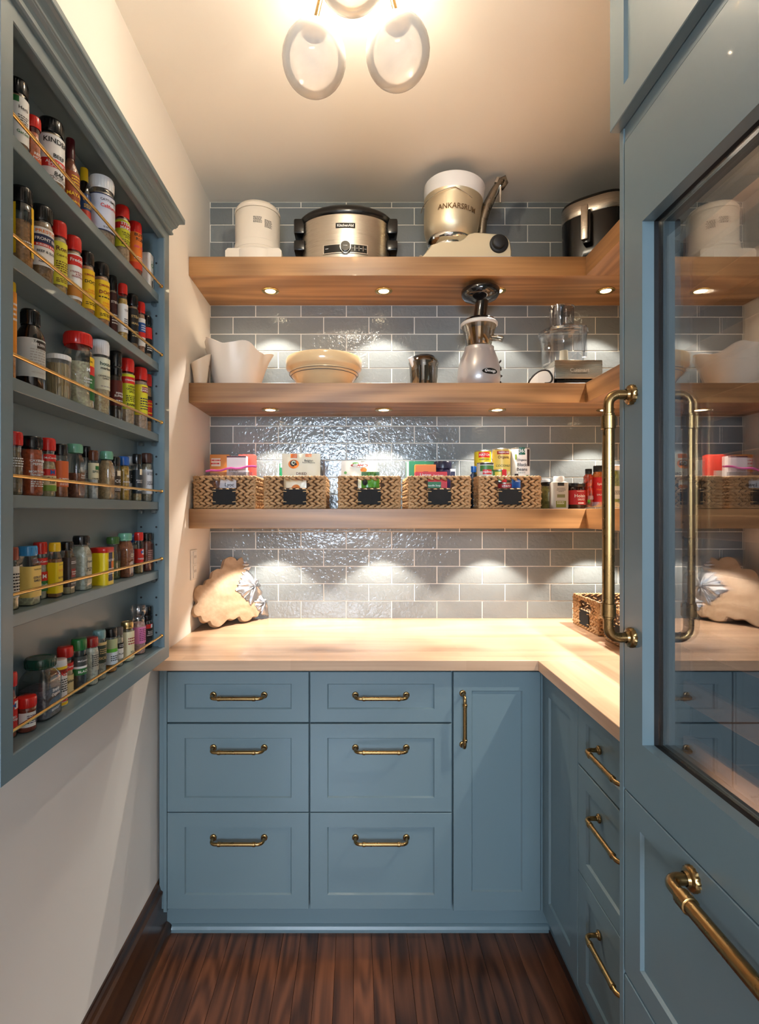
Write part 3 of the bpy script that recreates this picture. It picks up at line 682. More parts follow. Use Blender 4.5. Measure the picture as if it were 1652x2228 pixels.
# Each entry: px centre, px top, px width, kind, lid, lidkind, contents, fill, bands, texts, depth place, label, extra
ROWS = [
 [ (37, 170, 44, 'R', 'blk', 'flat', (150, 120, 90), .97, [('wht', .14, .74), ('grn', .66, .74, .5, -.9)], [('Herb', 'blk', .60, .9), ('Garden', 'grn', .28, 1.2), ('~4', 'blk', .45, 1.0, .12)], 'm', 'black-lidded jar with a white and green label, nearest the camera on the highest spice shelf'),
   (72, 252, 30, 'M', 'red', 'flat', (196, 86, 30), .9, [((200, 90, 30), .1, .3)], [('RED\nHOT', 'wht', .28, 1.1), ('~2', 'wht', .12, 1.1, .06)], 'm', 'slim red-lidded jar of orange powder beside the large black-lidded beef rub'),
   (111, 258, 52, 'R', 'blk', 'flat', (168, 140, 110), .97, [('wht', .10, .74), ('red', .28, .40)], [("KINDER'S", 'blk', .66, 2.3), ('BEEF', 'blk', .45, .9), ('ALL PURPOSE', 'wht', .35, 2.0), ('~3', 'wht', .305, 1.6, .04), ('846', 'blk', .20, .8), ('~3', 'blk', .14, 1.4, .05)], 'm', 'large black-lidded beef rub jar with a white label and a red band'),
   (153, 282, 36, 'B', (70, 16, 22), 'cap', (120, 52, 24), .95, [((150, 64, 20), .08, .52)], [('MAYAN', 'yel', .22, 2.0), ('HABANERO', 'yel', .12, 1.8), ('~4', 'yel', .40, 1.0, .16)], 'm', 'hot sauce bottle with a dark red wrapped neck and yellow lettering'),
   (184, 334, 26, 'V', 'yel', 'cap', None, 0, [((30, 60, 110), .10, .60), ((190, 60, 40), .18, .36), ('teal', .10, .17)], [("Wright's", 'yel', .50, 1.7), ('~3', 'yel', .42, 1.4, .06)], 'b', 'dark bottle with a yellow cap and a colourful label on the highest spice shelf'),
   (220, 371, 62, 'R', 'wht', 'flat', (150, 130, 110), .92, [((206, 210, 224), .16, .70), ('nav', .69, .705), ('nav', .155, .17)], [("CATTLEMEN'S", 'blk', .62, 1.5), ('California', 'red', .53, 1.5), ('~2', 'blk', .21, 1.1, .03)], 'm', 'widest jar on the highest spice shelf, with a white lid and a pale lilac label'),
   (266, 402, 30, 'R', 'red', 'flat', (190, 160, 130), .97, [('lim', .30, .74), ('red', .60, .70)], [('STEAK\nMAKER', 'wht', .65, 1.9), ('THE GREAT\nGRILLING\nSPICE', 'blk', .50, 1.6), ('~4', 'blk', .38, 1.6, .10)], 'm', 'tall red-lidded jar with a lime yellow label on the highest spice shelf'),
   (293, 454, 30, 'R', 'red', 'flat', (150, 60, 30), .97, [('org', .28, .80), ((212, 60, 24), .16, .28)], [('BUTT\nRUB', 'blk', .72, 1.5), ('oo oo', 'pnk', .55, 1.6), ('~2', 'wht', .36, 1.6, .06)], 'm', 'red-lidded jar with an orange label and pink figures on the highest spice shelf'),
   (321, 551, 25, 'T', 'wht', 'flat', None, 0, [], [('O', 'grn', .70, .8), ('~3', 'blk', .45, 1.2, .14), ('I', 'blk', .18, .35)], 'm', 'small white rectangular tin at the far end of the highest spice shelf', 'wht')],
 [ (46, 405, 46, 'R', 'blk', 'flat', (168, 120, 70), .74, [((244, 196, 20), .18, .78, .55, .9), ((244, 196, 20), .18, .78, .3, -1.3)], [('|||||', 'blk', .60, .7), ('~3', 'wht', .30, .8, .1)], 'm', 'black-lidded jar of brown spice with yellow side labels, nearest on the second spice shelf'),
   (89, 446, 48, 'R', 'blk', 'flat', (140, 110, 80), .97, [('wht', .22, .70), ('nav', .50, .61), ('red', .46, .50)], [('PRESTIGE', 'org', .65, 2.0, .04), ('FRONT END', 'wht', .555, 2.1), ('BURGERS & MORE', 'wht', .48, 1.9), ('BEEF & SLOW', 'blk', .40, 1.8), ('Net Wt. 5.0 oz', 'blk', .27, 1.5)], 'm', 'black-lidded burger rub jar with a white label and a navy band'),
   (127, 481, 34, 'R', 'red', 'flat', (190, 160, 110), .96, [((226, 218, 60), .16, .72)], [("Ron's", 'brn', .63, 1.7), ('Cajun Rub', 'brn', .54, 1.6), ('~5', 'brn', .40, 1.7, .15), ('~3', 'brn', .22, 1.7, .06)], 'm', 'red-lidded jar with a yellow-green label and brown script'),
   (159, 513, 34, 'R', 'red', 'flat', (190, 150, 110), .96, [('wht', .12, .74), ('red', .58, .72), ((198, 130, 50), .16, .30)], [("Freddy's", 'wht', .65, 1.9), ('STEAKBURGER\n& FRY\nSEASONING', 'dred', .46, 1.9)], 'm', 'red-lidded jar with a white label, a red heading and a picture of fries'),
   (189, 547, 30, 'R', 'blk', 'flat', (180, 130, 90), .96, [('yel', .14, .72)], [('CIMARRON', 'dred', .64, 1.9), ("DOC'S", 'blk', .54, 1.8), ('SWEET\nSEASONING', 'org', .40, 1.8), ('~2', 'blk', .22, 1.6, .05)], 'm', 'black-lidded jar with a yellow label, the nearer of the two alike'),
   (220, 571, 33, 'R', 'blk', 'flat', (180, 130, 90), .96, [('yel', .14, .72)], [('CIMARRON', 'dred', .64, 1.9), ("DOC'S", 'dred', .54, 1.8), ('~1', 'blk', .465, 1.9, .04), ('SWEET\nSEASONING', 'org', .36, 1.8), ('~2', 'blk', .20, 1.6, .05)], 'm', 'black-lidded jar with a yellow label, the farther of the two alike'),
   (245, 598, 22, 'R', 'blk', 'flat', (150, 120, 90), .96, [((60, 14, 14), .16, .74)], [('STEW', 'wht', .60, 1.7), ('~4', 'wht', .35, 1.4, .16)], 'b', 'narrow black-lidded jar with a dark maroon label on the second spice shelf'),
   (266, 617, 29, 'K', 'red', 'flat', (196, 150, 70), .9, [('wht', .20, .66)], [('WOOD\nRIVER', 'blk', .56, .9), ('~3', 'blk', .38, .9, .1), ('~1', 'blk', .25, 1.0, .03)], 'm', 'red-lidded jar of golden spice with a plain white label'),
   (288, 640, 24, 'R', 'blk', 'flat', (130, 100, 70), .96, [('blk', .14, .74)], [('STEAK', 'gold', .60, 1.8), ('SEASON', 'gold', .48, 1.7), ('~3', 'gold', .3, 1.5, .12)], 'm', 'black-lidded steak seasoning jar with gold letters on a black label'),
   (306, 657, 19, 'R', 'red', 'flat', (180, 130, 100), .96, [('wht', .2, .7), ('blu', .45, .62), ('red', .36, .45)], [('~3', 'wht', .53, 1.2, .12)], 'm', 'small red-lidded jar with a blue, red and white label on the second spice shelf'),
   (322, 687, 20, 'R', 'blk', 'flat', (170, 140, 110), .96, [('blk', .18, .78), ('red', .50, .74)], [('~3', 'wht', .3, 1.4, .14)], 'm', 'last jar on the second spice shelf, black-lidded with a red and black label')],
 [ (22, 612, 24, 'R', 'yel', 'cap', (200, 120, 40), .9, [((232, 150, 40), .28, .90)], [('~4', 'wht', .7, 1.2, .2)], 'm', 'tall yellow and orange bottle half hidden by the near stile of the spice cabinet'),
   (66, 671, 56, 'V', 'blk', 'flat', None, 0, [((206, 212, 210), .14, .62), ((60, 50, 44), .50, .60, .5, .35)], [('TASTY', 'blk', .585, .8), ('NIELSEN', 'wht', .55, 1.0), ('~6', 'gry', .40, 1.2, .2), ('NET CONTENTS', 'gry', .2, 1.0)], 'm', 'large dark brown extract bottle with a pale label and a black cap'),
   (127, 771, 48, 'C', 'wht', 'flat', (214, 186, 140), .97, [], [], 'f', 'squat clear tub of wooden toothpicks with a white lid'),
   (170, 722, 70, 'K', 'red', 'flat', (206, 184, 150), .72, [('yel', .56, .68, .42, .55), ('red', .44, .56, .42, .55), ('grn', .10, .44, .42, .55)], [('15% MORE', 'blk', .615, .75), ('M', 'wht', .50, .25), ('Onion', 'wht', .38, .62), ('POWDER', 'wht', .335, .62)], 'b', 'very wide jar of pale powder with a red lid and a green and red label'),
   (217, 738, 40, 'R', 'wht', 'flat', (214, 184, 150), .45, [((226, 230, 206), .34, .76)], [('house', 'dgrn', .68, 1.3), ('market', 'blk', .62, 1.2), ('GRANULATED\nGARLIC', 'dgry', .50, 1.6), ('~1', 'gry', .38, 1.2, .03)], 'm', 'white-lidded jar of granulated spice with a pale green label'),
   (252, 762, 26, 'G', 'blk', 'grinder', (40, 28, 22), .97, [((96, 32, 26), .22, .58)], [('PEPPER\nSUPREME', 'wht', .38, 1.8), ('~2', 'wht', .28, 1.4, .06)], 'm', 'black-topped pepper grinder with a maroon label on the third spice shelf'),
   (276, 766, 31, 'R', 'red', 'flat', (190, 160, 130), .97, [('lim', .24, .76), ('red', .62, .72)], [('STEAKMAKER', 'wht', .67, 1.9), ('GREAT\nGRILLING\nSPICE', 'blk', .54, 1.6), ('~4', 'blk', .40, 1.7, .1), ('BARBIE', 'blk', .31, 1.4)], 'm', 'red-lidded jar with a lime yellow label on the third spice shelf, next to the grinder'),
   (305, 788, 30, 'R', 'red', 'flat', (186, 160, 140), .97, [((228, 220, 50), .24, .72), ('dred', .60, .69, .8, .3)], [('GOURMET', 'wht', .665, 1.2), ('GARLIC', 'wht', .63, 1.4), ('~5', 'nav', .42, 1.4, .2)], 'm', 'red-lidded garlic jar with a yellow label and white drawing'),
   (331, 814, 20, 'R', 'red', 'flat', (170, 130, 90), .97, [('red', .30, .56), ('blk', .2, .3), ('blk', .56, .62)], [('~2', 'yel', .48, 1.4, .1), ('~1', 'yel', .34, 1.4, .05)], 'm', 'small red-lidded jar with a red and black label, last on the third spice shelf')],
 [ (30, 939, 34, 'M', 'red', 'flat', (120, 100, 70), .95, [], [('~4', 'wht', .52, 1.4, .16)], 'm', 'red-lidded jar of brown-green herb, nearest the camera on the fourth spice shelf'),
   (69, 949, 44, 'R', 'blk', 'flat', (176, 72, 26), .97, [], [('CAYENNE\nPEPPER', 'wht', .56, 1.5), ('MORTON &\nBASSETT', 'wht', .38, 1.6), ('~4', 'wht', .22, 1.3, .14)], 'm', 'wide jar of orange-red pepper powder with a black lid and printed white letters'),
   (104, 953, 30, 'M', 'red', 'flat', (190, 170, 130), .93, [('red', .60, .72), ('red', .36, .47), ((222, 206, 160), .10, .36), ((120, 160, 60), .10, .20)], [('McCormick', 'wht', .66, 2.0), ('M', 'blu', .42, .6), ('Celery\nSalt', 'blk', .28, 1.5)], 'm', 'red-lidded celery salt jar with a red and green label'),
   (131, 966, 31, 'R', 'blk', 'flat', (150, 80, 40), .7, [((214, 104, 50), .20, .68)], [('PUMPKIN\nPIE', 'wht', .32, 1.5), ('~2', 'wht', .25, 1.3, .05)], 'm', 'black-lidded jar with a plain orange label on the fourth spice shelf'),
   (163, 966, 36, 'S', 'tgrn', 'screw', (120, 70, 46), .55, [], [('Simply\nOrganic', 'wht', .40, 1.0)], 'm', 'square glass jar of cinnamon sticks with a green metal lid'),
   (186, 971, 22, 'R', 'blk', 'flat', (196, 180, 160), .6, [((150, 140, 130), .34, .55)], [('~3', 'blk', .45, 1.3, .1)], 'b', 'narrow black-lidded jar half hidden between the cinnamon jar and the white powder jar'),
   (204, 980, 26, 'R', 'brn', 'flat', (226, 228, 234), .52, [((222, 214, 176), .40, .74), ('grn', .60, .68, .5, .2)], [('SPICE', 'dgrn', .56, 1.6), ('CREAM OF', 'blk', .42, 1.8), ('~2', 'blk', .26, 1.0, .06)], 'm', 'brown-lidded jar of white powder with a cream and green label'),
   (232, 982, 30, 'S', 'tgrn', 'screw', (178, 146, 104), .96, [], [('Simply\nOrganic', 'wht', .52, .9)], 'm', 'square glass jar full of tan powder with a green metal lid'),
   (250, 994, 22, 'R', 'blk', 'flat', (120, 104, 80), .9, [((70, 58, 46), .18, .66), ('crm', .56, .68, .5, .2)], [('CO', 'wht', .44, 1.3), ('~3', 'wht', .26, 1.3, .1)], 'm', 'small dark-labelled jar between the tan powder jar and the blue-lidded mustard'),
   (269, 993, 24, 'R', 'blu', 'flat', (176, 136, 50), .97, [], [('Q', 'wht', .55, .4), ('MUSTARD', 'wht', .42, 1.5), ('~3', 'wht', .28, 1.3, .1)], 'm', 'blue-lidded jar of mustard yellow powder'),
   (283, 993, 17, 'R', 'gry', 'flat', (170, 150, 110), .9, [((60, 60, 50), .4, .68), ('wht', .3, .4)], [('~2', 'wht', .55, 1.2, .08)], 'b', 'narrow grey-lidded jar peeking out behind the blue-lidded mustard'),
   (299, 988, 25, 'R', 'blk', 'flat', (170, 150, 110), .6, [((44, 54, 62), .16, .66), ('crm', .56, .68, .4, .2)], [('POULTRY\nSEASON', 'wht', .42, 1.7), ('~2', 'wht', .24, 1.3, .06)], 'm', 'black-lidded poultry seasoning jar with a slate label'),
   (320, 986, 23, 'R', (80, 50, 40), 'flat', (150, 140, 120), .97, [((214, 216, 220), .16, .66)], [('~3', 'blk', .58, 1.3, .08), ('SALT &\nPEPPER', 'dgry', .38, 1.3)], 'm', 'brown-lidded jar with a white label near the far end of the fourth spice shelf'),
   (333, 1010, 11, 'R', 'wht', 'cap', (170, 170, 160), .9, [((150, 160, 180), .2, .6)], [], 'm', 'tiny white-capped jar at the far end of the fourth spice shelf')],
 [ (24, 1191, 30, 'R', (150, 70, 50), 'flat', (190, 170, 130), .6, [((230, 224, 210), .2, .70)], [('~6', 'blk', .45, 1.5, .3)], 'm', 'brown-lidded jar half hidden by the near stile on the fifth spice shelf'),
   (61, 1187, 42, 'S', 'sky', 'flat', (206, 188, 150), .3, [((238, 206, 110), .14, .66)], [("TRADER JOE'S", 'blk', .60, 1.2), ('CITRUSY\nGARLIC', 'nav', .44, 1.35), ('~2', 'brn', .26, 1.2, .05)], 'm', 'sky-blue-lidded square jar of citrus garlic with a pale yellow label'),
   (91, 1179, 34, 'M', 'red', 'flat', (200, 190, 170), .9, [('red', .60, .72), ('red', .32, .48), ('grn', .14, .32)], [('McCormick', 'wht', .66, 2.0), ('M', 'wht', .40, .6), ('Garlic', 'wht', .25, 1.4)], 'b', 'red-lidded jar behind the sky-blue-lidded one, with a red and green label'),
   (116, 1180, 38, 'S', 'yel', 'flat', (150, 100, 60), .82, [((240, 210, 20), .08, .64)], [("TRADER JOE'S", 'blk', .59, 1.1), ('EVERYTHING\nBUT THE', 'org', .49, 1.3), ('ELOTE', 'brn', .36, 1.3), ('~2', 'brn', .24, 1.2, .06)], 'm', 'yellow-lidded square jar with a bright yellow label'),
   (146, 1178, 29, 'S', 'blk', 'flat', (190, 170, 130), .25, [((64, 54, 48), .14, .70), ('dred', .32, .48, .5, .5)], [('~2', 'wht', .60, 1.3, .06), ('Ground\nGinger', 'wht', .40, 1.1), ('McCORMICK', 'wht', .20, 1.3)], 'm', 'black-lidded square jar with a dark brown label on the fifth spice shelf'),
   (177, 1165, 38, 'S', 'blk', 'flat', (206, 204, 176), .95, [((196, 192, 168), .12, .60, .45, .55)], [('Organic', 'blk', .52, 1.1), ('MUSTARD\nSEED', 'blk', .38, 1.1), ('~2', 'blk', .22, 1.2, .05)], 'm', 'black-lidded square jar of pale mustard seed'),
   (222, 1190, 40, 'T', (190, 40, 30), 'flat', None, 0, [('nav', .10, .86, .42, .50), ('org', .34, .62, .22, .85)], [('OLD BAY', 'wht', .66, 1.5), ('~3', 'wht', .36, 1.3, .2), ('~2', 'nav', .16, 1.3, .08)], 'f', 'yellow and navy seasoning tin with a red lid', (236, 206, 20)),
   (246, 1168, 30, 'S', (70, 110, 50), 'screw', (110, 120, 80), .5, [], [], 'b', 'square glass jar of green herb with a dark green lid, behind the yellow tin'),
   (272, 1160, 34, 'S', 'tgrn', 'screw', (140, 74, 40), .96, [], [('Simply\nOrganic', 'crm', .5, .9)], 'm', 'square glass jar of reddish-brown spice with a pale green metal lid'),
   (291, 1163, 17, 'R', 'blu', 'flat', (180, 150, 120), .9, [((200, 190, 180), .2, .6)], [('~3', 'blk', .4, 1.3, .1)], 'b', 'narrow blue-lidded jar on the fifth spice shelf'),
   (302, 1158, 19, 'R', 'red', 'flat', (130, 110, 60), .5, [('red', .26, .60), ('wht', .46, .58, .4, .4)], [('PARSLEY', 'wht', .36, 1.8), ('M', 'blu', .52, .6)], 'm', 'small red-lidded parsley jar with a red label on the fifth spice shelf'),
   (322, 1159, 26, 'R', 'blk', 'flat', (110, 46, 30), .97, [((70, 30, 26), .1, .72, .5, .6)], [('~6', (200, 150, 140), .42, 1.0, .3)], 'm', 'black-lidded jar of dark red-brown spice at the far end of the fifth spice shelf')],
 [ (20, 1461, 30, 'M', 'red', 'flat', (150, 60, 30), .9, [('red', .14, .60), ('wht', .44, .56, .4, .5)], [('M', 'blu', .50, .6), ('RED\nPEPPER', 'wht', .30, 1.3)], 'm', 'red-lidded pepper jar half hidden by the near stile on the bottom spice shelf'),
   (58, 1511, 38, 'J', 'red', 'flat', (140, 50, 26), .97, [('wht', .16, .58, .9, -.5)], [('~5', 'nav', .38, 1.1, .26), ('oz', 'wht', .45, .3)], 'f', 'squat red-lidded jar of red spice with a white label'),
   (88, 1425, 70, 'S', 'dgrn', 'screw', (84, 84, 96), .58, [], [('Simply\nOrganic', 'wht', .42, .9), ('~2', 'wht', .14, .9, .04)], 'b', 'large square glass jar of blue-grey poppy seeds with a dark green lid'),
   (128, 1432, 32, 'C', 'wht', 'cap', None, 0, [('yel', .80, .86), ((140, 30, 20), .70, .80), ('red', .10, .2), ('yel', .02, .08)], [('SALT', 'red', .70, 1.8), ('~6', 'blk', .45, 1.4, .3), ('~1', 'wht', .15, 1.6, .05)], 'm', 'white, red and yellow seasoning canister with a white lid', 'wht'),
   (144, 1404, 40, 'M', 'red', 'flat', (190, 160, 120), .9, [('red', .54, .68), ((222, 204, 150), .10, .44)], [('McCormick', 'wht', .61, 1.7), ('Spice', 'blk', .32, 1.2)], 'b', 'broad red-lidded jar with a cream label, behind the white, red and yellow canister'),
   (170, 1387, 34, 'M', 'grn', 'flat', (36, 32, 30), .5, [((60, 66, 64), .50, .68), ('wht', .46, .50), ('grn', .34, .46)], [('McCormick', 'wht', .60, 1.6), ('BLACK', 'wht', .40, 1.5)], 'm', 'green-lidded jar of black pepper with a green label band'),
   (198, 1384, 30, 'R', 'dred', 'flat', (190, 184, 166), .97, [((170, 166, 150), .30, .70, .5, .1)], [('~6', 'dgry', .52, 1.1, .26)], 'm', 'dark-red-lidded jar of coarse pale grey salt'),
   (216, 1369, 28, 'K', 'teal', 'flat', (160, 150, 130), .5, [((40, 50, 36), .34, .76), ('gold', .70, .76)], [('SICILY', 'gold', .44, 1.5), ('~3', 'gold', .58, 1.2, .12)], 'm', 'grey-teal-lidded jar with a black and gold label on the bottom spice shelf'),
   (241, 1365, 26, 'R', 'blk', 'flat', (190, 120, 40), .16, [((170, 176, 130), .54, .76), ((90, 170, 50), .46, .54), ((206, 214, 220), .18, .46)], [('~3', 'blk', .32, 1.4, .14)], 'm', 'black-lidded jar with a green, grey and white label on the bottom spice shelf'),
   (259, 1363, 17, 'R', (100, 96, 92), 'flat', (190, 180, 160), .9, [('wht', .2, .5), ('blk', .46, .60)], [('~2', 'wht', .53, 1.3, .08), ('PLAIN', 'blk', .32, 1.5)], 'm', 'narrow jar with a black and white label beside the gold-lidded jar'),
   (277, 1351, 28, 'K', 'gold', 'screw', (206, 190, 150), .9, [((228, 216, 176), .08, .76)], [('~3', 'dred', .52, 1.2, .2), ('XX', 'blk', .24, .6)], 'm', 'gold-lidded jar with a cream label on the bottom spice shelf'),
   (301, 1315, 30, 'G', 'wht', 'crystal', (210, 150, 140), .97, [((226, 130, 180), .22, .56)], [('~7', (120, 40, 80), .40, 1.2, .26)], 'm', 'clear-topped grinder of pink salt with a pink label'),
   (322, 1318, 22, 'G', 'blk', 'grinder', (40, 36, 34), .95, [('blk', .24, .58), ('red', .48, .58), ('wht', .49, .57, .3, .3)], [('BLACK\nPEPPER\nGRINDER', 'wht', .36, 1.5)], 'm', 'black pepper grinder with a red and black label on the bottom spice shelf'),
   (338, 1344, 12, 'C', 'wht', 'cap', None, 0, [('wht', .1, .3)], [('~2', 'wht', .6, 1.2, .1)], 'm', 'tiny navy canister with a white lid, last on the bottom spice shelf', 'nav')],
]
gap = [0.158, 0.174, 0.179, 0.170, 0.174, 0.193]
for ri, row in enumerate(ROWS):
    P_ = []
    for e in row:
        px, top, w, kind = e[0], e[1], e[2], e[3]; D = 0.598*F/(VX-px); r = w/2*D/F*1.02
        r = min(r, 0.0315); dep = e[10]
        x = {'m': -0.599, 'b': -0.632+r, 'f': -0.571-r}[dep]
        D = -x*F/(VX-px); r = min(r, 0.0315)
        P_.append([x, D, r, w])
    for _ in range(200):
        for i in range(len(P_)):
            for j in range(i+1, len(P_)):
                a, b = P_[i], P_[j]; d = math.hypot(a[0]-b[0], a[1]-b[1]); f = 1.0
                ki, kj = row[i][3] in 'ST', row[j][3] in 'ST'
                need = a[2]*(1.0)+b[2]*(1.0)+0.0012
                if d < need:
                    s = (need-d)
                    q = a if a[2] > b[2] else b; q[2] -= s*0.25
                    sg = 1 if b[1] > a[1] else -1
                    a[1] -= sg*s*0.15; b[1] += sg*s*0.15
    for e, (x, D, r, w) in zip(row, P_):
        px, top, w, kind, lid, lk, cont, fill, bands_, texts, dep, lab = e[:12]
        D = min(D, OY1+0.010-r)
        D = max(D, OY0-0.010+r)
        h = zt(top, D-(r*0.5 if top < VY else -r*0.5))-shelf_z[ri]; h = min(h, gap[ri]-0.004)
        sq = kind in 'ST'
        rr = r*(0.985 if not sq else 0.92)
        nm, ct_ = ('spice_jar', 'jar')
        if lk == 'grinder' or lk == 'crystal': nm, ct_ = 'spice_grinder', 'grinder'
        if kind == 'T' or kind == 'C' and cont is None: nm, ct_ = 'spice_tin', 'tin'
        if kind in 'BV': nm, ct_ = 'sauce_bottle', 'bottle'
        if cont == (214, 186, 140): nm, ct_ = 'toothpick_tub', 'tub'
        t = jar(x, D, shelf_z[ri]+0.0002, rr, h, kind, lid, None if nm == 'toothpick_tub' else cont, fill, bands_, texts, lab, lidkind=lk, body=e[12] if len(e) > 12 else None, name=nm, cat=ct_, yaw=0.0)
        if nm == 'toothpick_tub':
            m = MB(); rnd = random.Random(3)
            for i in range(150):
                a = rnd.uniform(0, 2*PI); q = rr*0.88*math.sqrt(rnd.uniform(0.25, 1)); b = a+rnd.uniform(-.15, .15)
                m.tube([(q*math.cos(a), q*math.sin(a), 0.003), (q*math.cos(b), q*math.sin(b), h*0.80)], 0.0009, 4)
            tag(m.build('toothpicks', pm((222, 196, 150), 0.7), t), kind='stuff')

#SHELF
# ================================================================ OUTLET
t = thing('wall_outlet', 'white double outlet plate on the left wall just above the counter', 'outlet', (XL, 2.035, 1.173))
MB().box(0, 0.006, -0.035, 0.035, -0.0585, 0.0585, 0.002).build('cover_plate', M_WHITE, t)
for dz in (-0.028, 0.028):
    o = MB().box(0.006, 0.0085, -0.017, 0.017, dz-0.024, dz+0.024, 0.001).build('socket', M_WHITE, t)
    MB().box(0.0085, 0.0088, -0.009, -0.006, dz-0.002, dz+0.008).box(0.0085, 0.0088, 0.006, 0.009, dz-0.002, dz+0.008).build('slot', M_BLACKM, o)
# ================================================================ WOVEN BASKETS
BW, BD, BH = 0.230, 0.235, 0.126
WX = wood('dried_hyacinth', (152, 112, 70), (208, 168, 122), 'x', 0.55, per_obj=False, stretch=0.6, fine=300, contrast=0.6, scale=40, k=6)
M_SHELL_SHADE = pm((70, 46, 28), 0.9)  # dark brown stands in for the shade in gaps between strands
def strand(mb, c, U, V, W, L, w, t, tilt):
    c = Vector(c); A = U*math.cos(tilt)+V*math.sin(tilt); B = V*math.cos(tilt)-U*math.sin(tilt)
    vs = [c-A*L/2]
    for s in (-0.22, 0.22):
        for k in range(6):
            a = 2*PI*k/6; vs.append(c+A*L*s+B*math.cos(a)*w/2+W*math.sin(a)*t)
    vs.append(c+A*L/2)
    fs = [(0, 1+(k+1) % 6, 1+k) for k in range(6)]+[(1+k, 1+(k+1) % 6, 7+(k+1) % 6, 7+k) for k in range(6)]+[(13, 7+k, 7+(k+1) % 6) for k in range(6)]
    mb.add(vs, fs, True)
NU0, NV0, NV1 = 0.044, 0.080, 0.116
def basket_meshes():
    rnd = random.Random(11); mb = MB(); mb.fix = False
    faces = [(Vector((-BW/2, 0, 0)), Vector((1, 0, 0)), Vector((0, -1, 0)), BW, True), (Vector((BW/2, 0, 0)), Vector((0, 1, 0)), Vector((1, 0, 0)), BD, False),
             (Vector((BW/2, BD, 0)), Vector((-1, 0, 0)), Vector((0, 1, 0)), BW, False), (Vector((-BW/2, BD, 0)), Vector((0, -1, 0)), Vector((-1, 0, 0)), BD, False)]
    Z = Vector((0, 0, 1)); nr = 5; rh = (BH-0.004)/nr
    for O, U, W, ln, front in faces:
        for r in range(nr):
            n = int(ln/0.0255)
            for i in range(n+1):
                for sgn in (1, -1):
                    u = i*ln/n+(0.004 if sgn > 0 else -0.004); v = 0.002+rh*(r+0.5)+sgn*rh*0.25
                    if front and abs(u-ln/2) < NU0+0.008 and NV0-0.003 < v < NV1+0.001: continue
                    u = min(max(u, 0.006), ln-0.006)
                    strand(mb, O+U*u+Z*v+W*rnd.uniform(0, 0.0015), U, Z, W, 0.0345*rnd.uniform(.9, 1.1), rh*0.50, 0.0062, -sgn*0.46+rnd.uniform(-.12, .12))
        n = int(ln/0.012)
        for i in range(n):                       # rim and foot roll
            for v in (BH-0.003, 0.004):
                strand(mb, O+U*((i+0.5)*ln/n)+Z*v, U, Z, W, 0.020, 0.008, 0.0045, 0.25)
    mb.v = [(x, y, max(z, 0.0004)) for x, y, z in mb.v]
    sh = MB(); t = 0.004; e = BW/2
    sh.box(-e+0.001, -NU0, 0.001, t, 0.001, BH-0.004).box(NU0, e-0.001, 0.001, t, 0.001, BH-0.004).box(-NU0, NU0, 0.001, t, 0.001, NV0).box(-NU0, NU0, 0.001, t, NV1, BH-0.004)
    sh.box(-e+0.001, -e+t, t, BD-t, 0.001, BH-0.004).box(e-t, e-0.001, t, BD-t, 0.001, BH-0.004).box(-e+0.001, e-0.001, BD-t, BD-0.001, 0.001, BH-0.004).box(-e+t, e-t, t, BD-t, 0.001, 0.005)
    pl = MB().box(-0.0440, 0.0440, -0.0095, -0.0065, 0.016, 0.075, 0.001)
    tw = MB()
    for s in (-1, 1):
        for z in (0.026, 0.066): tw.tube([(s*0.048, -0.006, z), (s*0.042, -0.0108, z+0.001), (s*0.034, -0.0106, z), (s*0.032, -0.0095, z)], 0.0016, 6)
    a = mb.mesh('weave'); a.materials.append(WX); b = sh.mesh('liner'); b.materials.append(M_SHELL_SHADE)
    c = pl.mesh('chalkboard_tag'); c.materials.append(pm((16, 18, 20), 0.85)); d = tw.mesh('tie'); d.materials.append(pm((206, 172, 124), 0.8))
    return a, b, c, d
BM_ = basket_meshes()
def basket(label, x, y, z, rot=0.0, group=None, s=1.0):
    t = thing('woven_basket', label, 'basket', (x, y, z), rot, group); t.scale = (s, 1, 1)
    tag(link('weave', BM_[0], None, t), kind='stuff'); link('liner', BM_[1], None, t)
    c = link('chalkboard_tag', BM_[2], None, t); link('tie', BM_[3], None, c); return t
ZCs, ZBs, ZAs = 1.3916, 1.8727, 2.3551
YFb = 2.002
gB = 'woven baskets on the lowest shelf'
bx = [(-0.505, 'braided basket nearest the left wall on the lowest shelf'), (-0.234, 'braided basket holding the dried orange pouch'), (0.053, 'braided basket in the middle of the five, holding a green snack bag'),
      (0.323, 'braided basket holding red soup boxes, second from the right on the lowest shelf'), (0.594, 'braided basket filled with food cans')]
for x, lb in bx: basket(lb, x, YFb, ZCs+0.0003, 0.0, gB)
basket('braided basket at the back of the right counter, turned sideways', 0.912, 2.053, 0.9146, -PI/2+0.0, 'woven baskets on the right counter', 0.94)
basket('braided basket on the right counter half hidden by the refrigerator', 0.912, 1.775, 0.9146, -PI/2, 'woven baskets on the right counter', 0.94)

